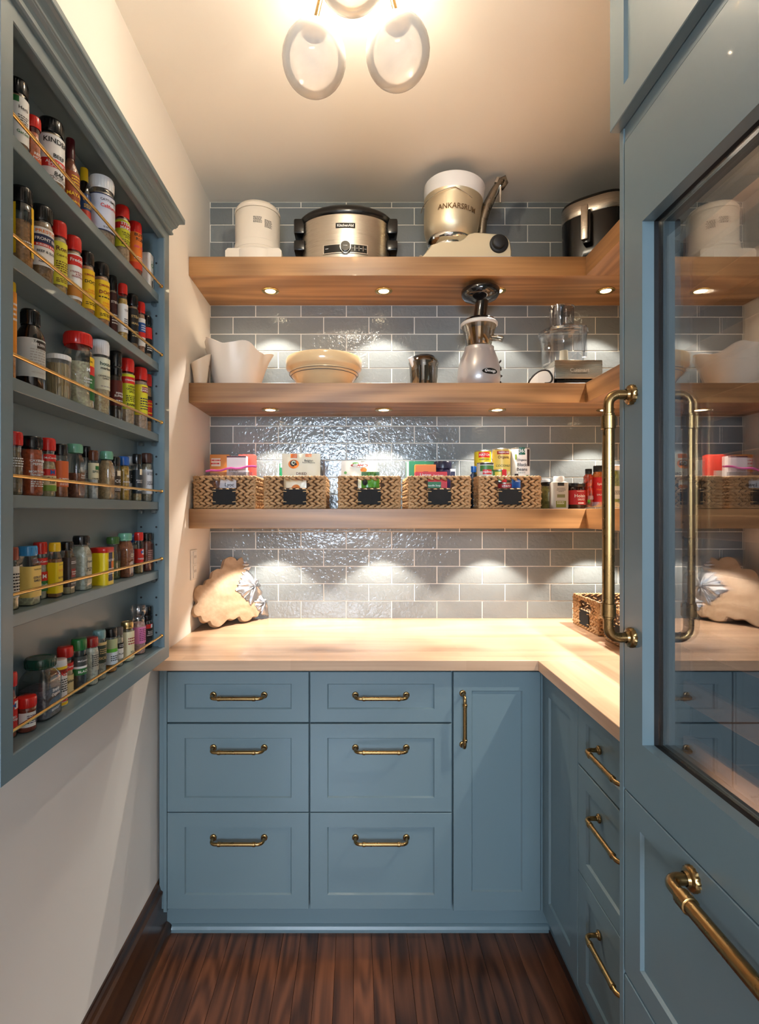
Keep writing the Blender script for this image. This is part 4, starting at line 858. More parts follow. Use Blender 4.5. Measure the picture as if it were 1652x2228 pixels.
# ---------------------------------------------------------------- packets, boxes, cans
def flat(x, y, z): return lambda u, v: (u+x, y, v+z)
def carton(label, x, y, w, d, z1, c, zb=ZCs+0.006, texts=(), bands=(), rot=0.0, tilt=0.0, name='food_box', cat='box', cside=None):
    t = thing(name, label, cat, (x, y, zb), rot); h = z1-zb
    if tilt: t.rotation_euler = (tilt, 0, rot)
    MB().box(-w/2, w/2, 0, d, 0, h, 0.001).build('box_body', pm(col(c), 0.45), t)
    MB().box(-w/2+0.002, w/2-0.002, 0.002, d-0.002, h, h+0.0006).build('top_flap', pm(col(cside or c), 0.5), t)
    for i, (bc, za, zb_, ua, ub) in enumerate(bands):
        MB().box(ua*w/2, ub*w/2, -0.0006-0.0002*i, 0, za*h, zb_*h).build('printed_panel', pm(col(bc), 0.45), t)
    for s, tc, uf, vf, tw in texts:
        if s[0] == '~': ragged_lines(int(s[1:]), tw*w, 0.12*h, flat(uf*w, -0.0017, vf*h), pm(col(tc), 0.6), t)
        else: text(s, tw*w, flat(uf*w, -0.0017, vf*h), pm(col(tc), 0.5), t)
    return t
def pouch(label, x, y, w, th, z1, c, zb=ZCs+0.006, texts=(), patches=(), rot=0.0, lean=0.12, name='snack_pouch', cat='bag', gusset=0.9, mat=None, crinkle=0.0015):
    t = thing(name, label, cat, (x, y, zb)); t.rotation_euler = (-lean, 0, rot); h = z1-zb; n, k = 14, 16; rnd = random.Random(int(abs(x)*999))
    ph = [rnd.uniform(0, 6) for _ in range(4)]
    def P(u, v, s):                               # u, v in 0..1; s = -1 front, +1 back
        wt = w*(1-(1-gusset)*v)
        b = th*0.5*max(0, math.sin(PI*u))**0.55*(max(0, 1-(v)**2.4))
        r = crinkle*(math.sin(17*v+9*u+ph[0])+math.sin(23*u-13*v+ph[1]))*math.sin(PI*u)
        return ((u-0.5)*wt, th*0.5+s*(b+0.0008+r), v*h)
    vs, fs = [], []
    for s in (-1, 1):
        for j in range(k+1):
            for i in range(n+1): vs.append(P(i/n, j/k, s))
    o2 = (n+1)*(k+1)
    for j in range(k):
        for i in range(n):
            a = j*(n+1)+i; fs += [(a, a+1, a+n+2, a+n+1), (o2+a, o2+a+n+1, o2+a+n+2, o2+a+1)]
    for j in range(k):
        a = j*(n+1); fs.append((a, a+n+1, o2+a+n+1, o2+a)); a += n; fs.append((a, o2+a, o2+a+n+1, a+n+1))
    for i in range(n):
        a = k*(n+1)+i; fs.append((a, a+1, o2+a+1, o2+a)); fs.append((i, o2+i, o2+i+1, i+1))
    m = MB(); m.add(vs, fs, True); m.build('pouch_body', mat or pm(col(c), 0.35, coat=0.2), t)
    def on(uf, vf, e):                            # uf -0.5..0.5 of width, vf 0..1 of height
        p = P(min(max(uf+0.5, 0.0), 1.0), min(max(vf, 0), 1), -1); return (p[0], p[1]-e, p[2])
    for i, (pc, u0, v0, ru, rv, shp) in enumerate(patches):
        pts = [(u0+ru*math.cos(2*PI*q/24), v0+rv*math.sin(2*PI*q/24)) for q in range(24)] if shp == 'o' else None
        m = MB(); m.fix = False
        if pts: m.add([on(u0, v0, 0.0010+0.0003*i)]+[on(a, b, 0.0010+0.0003*i) for a, b in pts], [(0, 1+q, 1+(q+1) % 24) for q in range(24)])
        else:
            g = 6; m.add([on(u0-ru+2*ru*a/g, v0-rv+2*rv*b/g, 0.0010+0.0003*i) for b in range(g+1) for a in range(g+1)], [(b*(g+1)+a, b*(g+1)+a+1, (b+1)*(g+1)+a+1, (b+1)*(g+1)+a) for b in range(g) for a in range(g)])
        m.build('printed_patch', pm(col(pc), 0.4), t)
    for s, tc, uf, vf, tw in texts:
        if s[0] == '~': ragged_lines(int(s[1:]), tw, 0.1, lambda u, v: on(uf+u, vf+v, 0.0022), pm(col(tc), 0.6), t)
        else: text(s, tw*w, lambda u, v: on(uf+u/w, vf+v/h, 0.0022), pm(col(tc), 0.5), t)
    return t
def can(label, x, y, r, zb, h, c, texts=(), bands=(), rot=0.0, tilt=0.0):
    t = thing('food_can', label, 'can', (x, y, zb)); t.rotation_euler = (tilt, 0, rot)
    MB().lathe([(r*0.97, 0), (r, 0.001), (r, 0.003), (r*0.985, 0.0045), (r*0.985, h-0.0045), (r, h-0.003), (r, h-0.001), (r*0.97, h), (r*0.93, h), (r*0.92, h-0.003), (0.0001, h-0.003)], seg=36).build('can_body', M_STEEL, t)
    MB().lathe([(r*0.99, 0.005), (r*0.99, h-0.005)], seg=36, caps=False).build('label_print', pm(col(c), 0.4), t)
    def on(u, v, e): a = -PI/2+u/r; return ((r+e)*math.cos(a), (r+e)*math.sin(a), v)
    for i, (bc, za, zb_, ua, ub) in enumerate(bands):
        a0, a1 = -PI/2+ua, -PI/2+ub
        m = MB().lathe([(r*0.99+0.0004+0.0002*i, za*h), (r*0.99+0.0004+0.0002*i, zb_*h)], seg=14, caps=False, a0=a0, a1=a1); m.fix = False; m.build('printed_panel', pm(col(bc), 0.4), t)
    for s, tc, uf, vf, tw in texts:
        if s[0] == '~': ragged_lines(int(s[1:]), tw*r, 0.1*h, lambda u, v: on(u+uf*r, v+vf*h, 0.001), pm(col(tc), 0.6), t)
        else: text(s, tw*r, lambda u, v: on(u+uf*r, v+vf*h, 0.001), pm(col(tc), 0.5), t)
    return t
# basket 1
carton('orange carton at the back of the basket nearest the left wall', at(478, 2.18), 2.18, 0.082, 0.03, zt(989, 2.18), (214, 130, 44), texts=[('~2', 'red', -.2, .86, .5)], bands=[((240, 214, 190), .78, .93, -.85, .1)])
carton('white carton with sideways dark lettering behind the zip bag', at(514, 2.08), 2.085, 0.078, 0.035, zt(992, 2.085), (226, 218, 214), bands=[((90, 30, 40), .97, 1.0, -1, 1)], texts=[('~7', 'blk', -.15, .72, .5), ('AMARANTH', 'nav', .05, .60, .5)])
carton('red carton at the right back corner of the first basket', at(538, 2.19), 2.18, 0.070, 0.035, zt(989, 2.18), (226, 70, 56), bands=[((206, 190, 180), .3, .7, -.9, .3)])
m_bag = clear((222, 220, 224), 0.16, 0.12)
t = pouch('clear zip bag with a pink zipper lying in the first basket', -0.490, 2.022, 0.185, 0.030, zt(1026, 2.03), 'wht', lean=0.05, mat=m_bag, name='zip_bag', texts=[('Lyoc', 'dgry', -.02, .62, .20)], patches=[((196, 194, 198), -.02, .62, .22, .2, 'r')])
MB().tube([(-0.100+0.0200*i, 0.014+0.004*math.sin(i), 0.142+0.0022*i+0.003*math.sin(i*1.7)) for i in range(11)], 0.0042, 8).build('zipper', pm((216, 90, 160), 0.35), t)
t = thing('clear_tub', 'clear plastic tub with a dark band at the wall end of the first basket', 'tub', (-0.580, 2.092, ZCs+0.0065))
MB().lathe([(0.026, 0), (0.030, 0.10), (0.034, 0.104), (0.034, 0.12), (0.030, 0.135), (0.0001, 0.135)], seg=28).build('tub_body', clear((214, 214, 214), 0.12), t)
MB().lathe([(0.0345, 0.108), (0.0345, 0.120)], seg=28, caps=False).build('lid_band', pm((120, 96, 76), 0.4), t)
# basket 2
pouch('cream pouch of dried oranges with an orange badge', at(655, 2.07), 2.055, 0.150, 0.045, zt(986, 2.07), (230, 222, 198), gusset=1.03, lean=0.02,
      patches=[((214, 110, 36), -.19, .955, .085, .04, 'r'), ((232, 150, 110), .19, .965, .08, .03, 'r'), ((224, 120, 40), -.19, .80, .14, .085, 'o'), ((30, 26, 24), -.19, .815, .095, .06, 'o'), ((206, 214, 196), -.19, .825, .06, .04, 'o'), ((24, 40, 34), -.19, .825, .03, .02, 'o'),
               ((204, 116, 40), -.12, .30, .14, .12, 'o'), ((150, 80, 40), -.12, .30, .08, .07, 'o'), ((120, 84, 70), .14, .24, .13, .11, 'o')],
      texts=[('Belgian', 'dgry', .2, .86, .22), ('Food Creations', 'dgry', .2, .83, .32), ('DRIED', 'brn', .02, .62, .27), ('ORANGE', (190, 84, 40), .02, .53, .50)])
pouch('green bag edge standing behind the dried orange pouch', at(617, 2.12), 2.12, 0.040, 0.02, zt(1008, 2.12), (30, 140, 90), lean=0.03, patches=[('wht', 0, .95, .4, .04, 'r')])
pouch('crumpled clear bag to the right of the dried orange pouch', at(688, 2.15), 2.15, 0.080, 0.04, zt(1000, 2.15), 'wht', lean=0.0, mat=m_bag, crinkle=0.003, name='clear_bag')
# basket 3
pouch('white bag with a red and orange fruit picture', at(782, 2.09), 2.085, 0.150, 0.04, zt(1001, 2.085), (238, 230, 218), lean=0.03, gusset=0.98,
      patches=[((190, 60, 40), .0, .90, .24, .04, 'o'), ((230, 130, 50), .12, .80, .09, .05, 'o'), ((110, 170, 80), -.10, .945, .09, .02, 'o'), ((120, 180, 90), -.38, .74, .04, .03, 'o')], texts=[('~2', 'wht', 0, .90, .3)])
pouch('bright green nut bag leaning at the front of the middle basket', at(806, 2.03), 2.012, 0.070, 0.03, zt(1026, 2.02), (86, 150, 40), lean=0.02, gusset=1.0,
      patches=[((50, 100, 30), 0, .93, .48, .06, 'r'), ((20, 24, 20), -.30, .70, .15, .09, 'o')], texts=[('Wonderful', 'blk', .05, .55, .75), ('Roasted & Salted', 'wht', .05, .45, .7)])
# basket 4
carton('tall green carton at the back left of the soup basket', at(915, 2.16), 2.16, 0.115, 0.03, zt(1004, 2.16), (20, 120, 76), bands=[('wht', .2, 1, -1, -.84), ((40, 90, 160), .2, .6, -.84, -.5)])
carton('orange carton with a dark logo between green and red boxes', at(927, 2.10), 2.11, 0.085, 0.03, zt(1011, 2.11), (232, 134, 44), bands=[((60, 24, 14), .72, .84, -.22, .26)], texts=[('~1', 'org', 0.02, .78, .2)])
carton('red soup carton standing at the front of the fourth basket', at(937, 2.05), 2.03, 0.125, 0.035, zt(1027, 2.035), (196, 34, 44), bands=[((30, 110, 60), .42, .72, -.38, .62), ((150, 40, 30), .0, .3, .4, .9)],
       texts=[('Lipton', 'wht', -.18, .90, .34), ('Soup Secrets', 'wht', .22, .90, .30), ('Noodle Soup', 'wht', .08, .61, .42), ('~1', 'wht', .08, .48, .4)])
t = thing('supplement_jar', 'dark navy plastic jar with a ribbed lid in the soup basket', 'jar', (at(964, 2.15), 2.16, ZCs+0.006))
MB().lathe([(0.033, 0), (0.035, 0.004), (0.035, 0.152), (0.030, 0.160)], seg=32).build('jar_body', pm((38, 34, 62), 0.2, coat=0.4), t)
m = MB().lathe([(0.036, 0.160), (0.0365, 0.163), (0.0365, 0.186), (0.034, 0.190), (0.0001, 0.190)], seg=32)
for i in range(32): m.tube([(0.0365*math.cos(i*PI/16), 0.0365*math.sin(i*PI/16), 0.163), (0.0365*math.cos(i*PI/16), 0.0365*math.sin(i*PI/16), 0.184)], 0.0007, 4)
m.build('lid', pm((30, 28, 50), 0.3), t)
carton('small navy packet with a white edge beside the navy jar', at(987, 2.15), 2.17, 0.026, 0.05, zt(1020, 2.17), (40, 44, 74), bands=[('wht', .93, 1.0, -1, 1), ('wht', 0, 1, .8, 1)])
# basket 5
t = thing('bottle_cap_jar', 'blue-capped bottle standing behind the left rim of the can basket', 'bottle', (at(1031, 2.10), 2.10, ZCs+0.006))
MB().lathe([(0.014, 0), (0.015, 0.13), (0.008, 0.14), (0.008, 0.145)], seg=20).build('bottle', clear((120, 160, 200), 0.1), t)
MB().lathe([(0.0105, 0.142), (0.011, 0.144), (0.011, 0.166), (0.0001, 0.168)], seg=20).build('cap', pm((30, 100, 180), 0.3), t)
zc = ZCs+0.0065
can('yellow green-chile enchilada can at the left back of the can basket', at(1052, 2.125), 2.137, 0.0345, zt(1107, 2.135)+0.128, zt(981, 2.13)-zt(1107, 2.135)-0.128+0.0, (228, 204, 40),
    texts=[('HATCH', 'wht', .0, .83, 1.25), ('GREEN CHILE', 'dgrn', .0, .66, 1.3), ('ENCHILADA', 'dgrn', 0, .50, 1.5)], bands=[('red', .73, .93, -.72, .72)])
can('gold coconut milk can in the middle of the can basket', at(1092, 2.12), 2.125, 0.0365, zc+0.105, zt(977, 2.12)-zc-0.105, (214, 186, 92),
    texts=[("TRADER JOE'S", 'wht', 0, .87, 1.2), ('Organic', 'brn', 0, .72, 1.3), ('COCONUT', 'dgrn', 0, .47, 1.75), ('MILK', 'wht', .3, .25, 1.2)], bands=[((150, 34, 30), .82, .92, -.75, .75), ((70, 50, 30), .02, .24, -.7, 0)])
can('white black-beans can with a green badge, rightmost in its basket', at(1134, 2.11), 2.12, 0.038, zc+0.105, zt(975, 2.11)-zc-0.105, (228, 220, 214),
    texts=[('365', 'wht', -.08, .90, .75), ('Organic', 'blk', -.1, .62, .95), ('Black\nBeans', 'blk', -.1, .42, 1.1), ('~1', 'gry', -.1, .25, .8)], bands=[((20, 90, 70), .78, 1.0, -.45, .22), ((50, 26, 28), .45, .95, .45, .95), ((50, 26, 28), .05, .22, -.9, -.5), ((120, 140, 60), .64, .80, -.85, -.65), ((60, 120, 80), .06, .18, .35, .65)])
can('small can with a green field picture and red badge in front of the yellow can', at(1057, 2.05), 2.055, 0.033, zc, zt(1007, 2.05)-zc, (206, 210, 200),
    texts=[('radina', 'wht', 0, .79, .95)], bands=[((70, 120, 60), .80, .93, -.9, 1.0), ((200, 40, 40), .73, .84, -.55, .55), ((40, 40, 50), .95, .98, -.9, .9)])
can('small can with a green and red label in front of the coconut milk can', at(1086, 2.045), 2.04, 0.028, zc+0.0972, zt(1022, 2.04)-zc-0.0972, (90, 140, 60), texts=[('~4', 'wht', .35, .5, .4)], bands=[((206, 40, 48), .0, .98, .1, 1.3), ((230, 210, 90), .5, .8, -.9, .0)])
can('low red can below the small cans in the can basket', at(1099, 2.03), 2.038, 0.028, zc, zt(1050, 2.03)-zc, (170, 40, 44), texts=[('~2', 'wht', 0, .85, 1.2)])
can('blue soup can showing through the window of the can basket', at(1133, 2.04), 2.045, 0.032, zc, zt(1037, 2.04)-zc, (40, 96, 170), texts=[('PROGRESSO', 'wht', -.1, .84, 1.5)], bands=[('dred', .0, .2, -1, 1)])
def stand(*a): pass
for (px, y, h0, r) in ((1052, 2.137, 0.128, 0.034), (1092, 2.125, 0.105, 0.036), (1134, 2.12, 0.105, 0.0375)):
    can('plain steel can stacked under the '+{1052: 'yellow enchilada can', 1092: 'gold coconut milk can', 1134: 'white beans can'}[px], at(px, y), y, r, zc, (zt(1107, 2.135)+0.128-zc if px == 1052 else 0.105)-0.0003, (120, 110, 100))
# right of the baskets
def sjar(name, label, cat, px, y, r, top, zb, prof, bmat, lidc, lz, cont=None, fill=.9, labc=None, lab=(0.1, 0.6), texts=(), sq=0, lidr=None, extra=(), sy=1.0):
    h = zt(top, y-r*0.5)-zb; t = thing(name, label, cat, (at(px, y), y, zb))
    bp_ = [(r*a, h*b) for a, b in prof]
    MB().lathe([(0.0001, 0)]+bp_, seg=32, sq=sq, sy=sy, caps=False).build('jar_body', bmat, t)
    if cont:
        cp_ = [(max(0.0001, a-0.0018), b+0.002) for a, b in bp_ if b < h*fill]
        MB().lathe([(0.0001, 0.002)]+cp_+[(cp_[-1][0], h*fill), (0.0001, h*fill)], seg=28, sq=sq, sy=sy, caps=False).build('contents', grain(cont, 0.5, 90), t)
    lr = lidr or bp_[-1][0]*1.08
    MB().lathe([(lr, h*lz), (lr*1.02, h*lz+0.001), (lr*1.02, h-0.002), (lr*0.94, h), (0.0001, h)], seg=32).build('lid', pm(col(lidc), 0.3, coat=0.2), t)
    def on(u, v, e):
        a = -PI/2+u/r; rr = (r+e) if not sq else (r+e)/((abs(math.cos(a))**sq+abs(math.sin(a))**sq)**(1/sq)); return (rr*math.cos(a), rr*math.sin(a)*sy, v)
    if labc: 
        m = MB().lathe([(r+0.0006, h*lab[0]), (r+0.0006, h*lab[1])], seg=28, sq=sq, sy=sy, caps=False, a0=-PI/2-1.5, a1=-PI/2+1.5); m.fix = False; m.build('label_print', pm(col(labc), 0.4), t)
    for bc, za, zb_, ua, ub in extra:
        m = MB().lathe([(r+0.0010, h*za), (r+0.0010, h*zb_)], seg=12, sq=sq, sy=sy, caps=False, a0=-PI/2+ua, a1=-PI/2+ub); m.fix = False; m.build('printed_panel', pm(col(bc), 0.4), t)
    for s, tc, uf, vf, tw in texts:
        if s[0] == '~': ragged_lines(int(s[1:]), tw*r, 0.1*h, lambda u, v: on(u+uf*r, v+vf*h, 0.0016), pm(col(tc), 0.6), t)
        else: text(s, tw*r, lambda u, v: on(u+uf*r, v+vf*h, 0.0016), pm(col(tc), 0.5), t)
    return t
PJ = [(0.93, 0), (1, 0.03), (1, 0.74), (0.93, 0.82), (0.90, 0.86)]
zj = ZCs+0.0004
sjar('preserve_jar', 'tall glass jar with a violet-edged label right beside the can basket', 'jar', 1181, 2.17, 0.030, 1042, zj, PJ, clear(), 'wht', .86, (196, 186, 170), .7, (190, 180, 200), (.1, .62), [('~8', 'nav', .2, .36, 1.2)])
sjar('artichoke_jar', 'glass jar of green artichoke pieces with a dark lid', 'jar', 1195, 2.10, 0.034, 1049, zj, PJ, clear(), 'blk', .87, (146, 140, 60), .85)
t = sjar('sauce_bottle', 'white-capped flat bottle with a grey label and an olive green panel', 'bottle', 1216, 2.045, 0.031, 1036, zj, [(0.96, 0), (1, 0.02), (1, 0.80), (0.7, 0.84), (0.6, 0.85)], pm((196, 190, 180), 0.35), 'wht', .83, None, .9, (186, 182, 172), (.03, .80),
         [('RESTAURANT', 'blk', 0, .62, .9), ('ARTICHOKE\nHEARTS', 'dgry', 0, .55, 1.0), ('~2', 'wht', 0, .18, .9)], sq=7, lidr=0.020, extra=[((120, 128, 30), .04, .24, -.55, .55), ((20, 20, 18), .70, .80, -.40, .36), ((120, 120, 80), .34, .44, -.45, .45)], sy=0.75)
sjar('sauce_jar', 'round hoisin sauce jar with a dark red label and a black lid', 'jar', 1253, 2.05, 0.036, 1051, zj, PJ, pm((40, 16, 12), 0.1, coat=0.4), 'blk', .85, None, .9, (176, 30, 36), (.16, .72),
     [("TRADER JOE'S", 'wht', .1, .67, .8), ('Hoisin', 'wht', .1, .50, 1.2), ('SAUCE', 'wht', .2, .36, .8), ('~1', 'wht', .2, .22, .7)])
t = thing('acrylic_turntable', 'clear acrylic tray under the sauce bottles in the shelf corner', 'tray', (0.985, 2.10, zj))
MB().lathe([(0.105, 0), (0.110, 0.002), (0.112, 0.026), (0.109, 0.026), (0.107, 0.005), (0.0001, 0.005)], seg=48).build('tray_body', clear((236, 238, 240), 0.2), t)
zt2 = zj+0.0055
PB = [(0.93, 0), (1, 0.03), (1, 0.46), (0.86, 0.52), (0.86, 0.56), (0.98, 0.60), (0.95, 0.80), (0.62, 0.85), (0.58, 0.87)]
sjar('sauce_bottle', 'orange-red sauce bottle with a small black cap, at the left of the clear tray', 'bottle', 1281, 2.06, 0.020, 1020, zt2, PB, clear((240, 200, 180), 0.1), 'blk', .87, (222, 84, 30), .86, None, (.1, .4), [('~5', 'wht', .1, .25, 1.0)], extra=[((120, 190, 40), .1, .2, -.6, -.1)])
sjar('sauce_bottle', 'spicy honey sauce bottle with a red label and black cap', 'bottle', 1302, 2.05, 0.021, 1013, zt2, [(0.93, 0), (1, 0.02), (1, 0.78), (0.86, 0.84), (0.8, 0.86)], clear((244, 226, 200), 0.1), 'blk', .85, (222, 140, 60), .86, (190, 26, 32), (.06, .72),
     [('Spicy', 'wht', 0, .55, 1.2), ('Honey', 'org', 0, .42, 1.3), ('SAUCE', 'wht', 0, .30, 1.3)])
sjar('olive_jar', 'glass jar of green olives behind the long brass handle', 'jar', 1334, 2.08, 0.028, 1012, zt2, PJ, clear(), 'wht', .88, (150, 156, 50), .86, (206, 206, 190), (.2, .5), [('~3', 'blk', 0, .35, 1.2)])

# ================================================================ SERVING BOARD WITH PEWTER LEAVES
O = Vector((-0.540, 2.072, 0.914)); U = Vector((0.64, 0.768, 0)).normalized(); nh = Vector((U.y, -U.x, 0)); th_ = math.radians(20)
V = Vector((0, 0, 1))*math.cos(th_)-nh*math.sin(th_); NN = U.cross(V).normalized()
if NN.dot(nh) < 0: NN = -NN
def onboard(zx, zy):
    px, py = 340+zx/4.589, 1160+zy/4.589
    d = Vector(((px-VX)/F, 1, (VY-py)/F)); e = Vector((0, 0, EYE)); s = (O-e).dot(NN)/d.dot(NN); return e+d*s
def smooth(pts, k=4):
    out = []; n = len(pts)
    for i in range(n):
        p0, p1, p2, p3 = [Vector(pts[(i+j) % n]) for j in (-1, 0, 1, 2)]
        for s in range(k):
            t_ = s/k; out.append(0.5*((2*p1)+(-p0+p2)*t_+(2*p0-5*p1+4*p2-p3)*t_**2+(-p0+3*p1-3*p2+p3)*t_**3))
    return out
bp2 = [(880, 272), (845, 266), (805, 297), (790, 275), (740, 257), (690, 282), (672, 330), (655, 378), (605, 382), (565, 412), (548, 470), (505, 490), (478, 540), (430, 545), (385, 590), (378, 655), (412, 715), (378, 760), (372, 820), (405, 855), (442, 855), (462, 900), (500, 917), (533, 905), (560, 945), (620, 962), (668, 932), (722, 882), (775, 888), (828, 858), (855, 895), (900, 906), (945, 885), (968, 858), (1010, 858), (1032, 818), (1060, 760), (1020, 600), (960, 420)]
bd = thing('serving_board', 'scalloped grape-shaped maple serving board with pewter vine leaves, leaning in the left counter corner', 'serving board', (0, 0, 0))
bd['label'] = 'scalloped maple serving board with pewter leaves leaning in the left counter corner'
ol = [onboard(p[0], p[1]) for p in smooth(bp2, 4)]
low = min(p.z for p in ol)-0.0066; sh_z = 0.9145-low if low < 0.9145 else 0.0
ol = [p+Vector((0, 0, max(sh_z, -0.02))) for p in ol]; n = len(ol); T = 0.018
vs = [p+NN*0 for p in ol]+[p-NN*T for p in ol]+[p-(p-ol[0]*0-sum(ol, Vector())/n)*0.012+NN*0.002 for p in ol]
m = MB(); m.add(vs, [tuple(range(2*n, 3*n)), tuple(range(n, 2*n))[::-1]]+[(i, (i+1) % n, n+(i+1) % n, n+i) for i in range(n)]+[(2*n+i, 2*n+(i+1) % n, (i+1) % n, i) for i in range(n)])
m.build('board', M_BOARD, bd)
def leaf(pts, veins_c, name='pewter_leaf', lift=0.004, dome=0.010):
    o = smooth(pts, 5); n = len(o); c = Vector(veins_c); vs = []; R_ = 8
    rnd = random.Random(int(c.x))
    vs.append(tuple(onboard(c.x, c.y)+NN*(lift+dome*0.7)))
    for r in range(1, R_+1):
        f = r/R_
        for i in range(n):
            q = c+(o[i]-c)*(f*(1+(0.05*math.sin(i*2.6) if r == R_ else 0)))
            a = math.atan2(o[i].y-c.y, o[i].x-c.x)
            hgt = lift+dome*(1-f**2.2)*(0.8+0.28*math.cos(a*7+1)+0.06*math.sin(a*17+f*4))
            if abs(math.sin(a*2.5+0.6)) < 0.10: hgt -= 0.003*(1-f)+0.001
            vs.append(tuple(onboard(q.x, q.y)+NN*hgt+Vector((0, 0, max(sh_z, -0.02)))))
    b = len(vs)
    for i in range(n):
        vs.append(tuple(Vector(vs[1+(R_-1)*n+i])-NN*(lift-0.0005)))
    fs = [(0, 1+i, 1+(i+1) % n) for i in range(n)]+[(1+(r-1)*n+i, 1+(r-1)*n+(i+1) % n, 1+r*n+(i+1) % n, 1+r*n+i) for r in range(1, R_+1) for i in range(n)]
    m = MB(); m.add(vs, fs, True); return m.build(name, M_PEWTER, bd)
leaf([(905, 262), (925, 275), (958, 246), (985, 262), (1012, 282), (1030, 325), (1052, 372), (1040, 415), (1030, 445), (990, 438), (945, 420), (900, 392), (868, 380), (885, 355), (858, 342), (878, 322), (865, 305), (892, 295)], (960, 350), dome=0.014)
leaf([(905, 400), (960, 425), (1030, 445), (1052, 500), (1065, 570), (1080, 625), (1040, 650), (1010, 682), (975, 700), (935, 742), (918, 700), (895, 695), (880, 672), (855, 655), (840, 628), (815, 612), (788, 592), (815, 562), (808, 545), (830, 528), (822, 505), (850, 490), (838, 468), (862, 445), (850, 420), (880, 412)], (960, 560), dome=0.018, lift=0.006)
leaf([(1040, 622), (1080, 608), (1108, 650), (1118, 720), (1112, 780), (1117, 842), (1075, 838), (1048, 835), (1040, 805), (1010, 795), (1000, 768), (980, 745), (988, 725), (972, 706), (1000, 690), (1005, 660)], (1060, 725), dome=0.014)
ring = []
for i in range(13):
    a = 2*PI*i/12; ring.append(onboard(1068+26*math.cos(a), 512+55*math.sin(a))+NN*(0.012))
MB().tube(ring, 0.0035, 8).build('ring_handle', M_PEWTER, bd)

# ================================================================ TOP SHELF APPLIANCES
# ice cream maker
D = 2.12; x0 = at(561, D)
t = thing('ice_cream_maker', 'white round countertop ice cream maker at the left end of the top shelf', 'appliance', (x0, D, ZAs))
M_CRM = pm((226, 216, 200), 0.35)
m = MB(); pr = [(0.0, 0.0), (0.112, 0.0), (0.112, 0.045), (0.100, 0.056), (0.078, 0.062)]
m.prism([(-0.110, 0), (0.110, 0), (0.110, 0.046), (0.100, 0.056), (-0.100, 0.056), (-0.110, 0.046)], lambda u, v, w: (u, w, v), -0.092, -0.02)
m.lathe([(0.104, 0), (0.108, 0.004), (0.108, 0.052), (0.098, 0.062), (0.096, 0.070)], seg=40); m.build('base', M_CRM, t)
m2 = MB().box(-0.046, 0.046, -0.0935, -0.092, 0.008, 0.036, 0.0008).build('control_window', clear((200, 190, 176), 0.3, 0.15), t)
MB().box(-0.005, 0.009, -0.0975, -0.092, 0.046, 0.054, 0.001).build('switch', M_CRM, t)
text('- o', 0.018, flat(-0.008, -0.0935, 0.050), M_BLACKM, t)
MB().lathe([(0.095, 0.070), (0.097, 0.072), (0.093, 0.098), (0.090, 0.1)], seg=40).build('collar', M_CRM, t)
MB().lathe([(0.0905, 0.1), (0.0900, 0.102), (0.0905, 0.222), (0.089, 0.224)], seg=40).build('bowl', M_CRM, t)
MB().lathe([(0.092, 0.2245), (0.0925, 0.228), (0.0915, 0.238), (0.082, 0.252), (0.060, 0.262), (0.035, 0.266), (0.0001, 0.267)], seg=40).build('lid', M_CRM, t)
cyl = lambda r, zc_, f0=-PI/2: (lambda u, v: ((r+0.0008)*math.cos(f0+u/r), (r+0.0008)*math.sin(f0+u/r), zc_+v))
ragged_lines(6, 0.034, 0.026, cyl(0.0903, 0.170, -PI/2+0.18), M_BLACKM, t); ragged_lines(7, 0.032, 0.032, cyl(0.0903, 0.160, -PI/2+0.66), M_BLACKM, t)
# slow cooker
D = 2.125; x0 = at(752, 2.03)
t = thing('slow_cooker', 'oval stainless slow cooker with a black lid on the top shelf', 'slow cooker', (x0, D, ZAs))
a, b = 0.177, 0.110; k = b/a
MB().lathe([(a*0.93, 0.006), (a*0.97, 0.010), (a, 0.05), (a, 0.175), (a*1.005, 0.178), (a*1.005, 0.183), (a*0.98, 0.184)], seg=64, sy=k).build('housing', M_STEEL, t)
MB().lathe([(a*0.88, 0.0), (a*0.93, 0.006)], seg=64, sy=k).build('foot', M_BLACK, t)
lid = MB().lathe([(a*1.02, 0.184), (a*1.06, 0.190), (a*1.07, 0.203), (a*1.02, 0.213), (a*0.88, 0.226), (a*0.60, 0.240), (a*0.3, 0.247), (0.0001, 0.249)], seg=64, sy=k)
for s in (-1, 1):
    lid.box(min(s*a*0.94, s*(a+0.032)), max(s*a*0.94, s*(a+0.032)), -0.045, 0.045, 0.142, 0.202, 0.008)
lid.build('lid', M_BLACK, t)
for s in (-1, 1):
    MB().box(min(s*a*0.93, s*(a+0.032)), max(s*a*0.93, s*(a+0.032)), -0.045, 0.045, 0.074, 0.116, 0.008).build('side_handle', M_BLACK, t)
def ov(u, v, z, e=0.001): 
    s = max(-1, min(1, u/a)); return (u, -k*math.sqrt(max(0, a*a-u*u))-e, z+v)
def ovpanel(u0, u1, z0, z1, e, mat, name):
    m = MB(); n = 16; vs = []
    for i in range(n+1):
        u = u0+(u1-u0)*i/n
        for z_, ee in ((z0, 0), (z0, e), (z1, e), (z1, 0)): vs.append(ov(u, 0, z_, ee))
    fs = [(i*4+j, i*4+j+1, (i+1)*4+j+1, (i+1)*4+j) for i in range(n) for j in range(3)]; fs += [(0, 1, 2, 3), (n*4+3, n*4+2, n*4+1, n*4)]
    m.add(vs, fs); return m.build(name, mat, t)
ovpanel(-0.088, 0.088, 0.030, 0.066, 0.002, M_CHROME, 'panel_frame'); pn = ovpanel(-0.084, 0.084, 0.034, 0.062, 0.004, M_BLACK, 'control_panel')
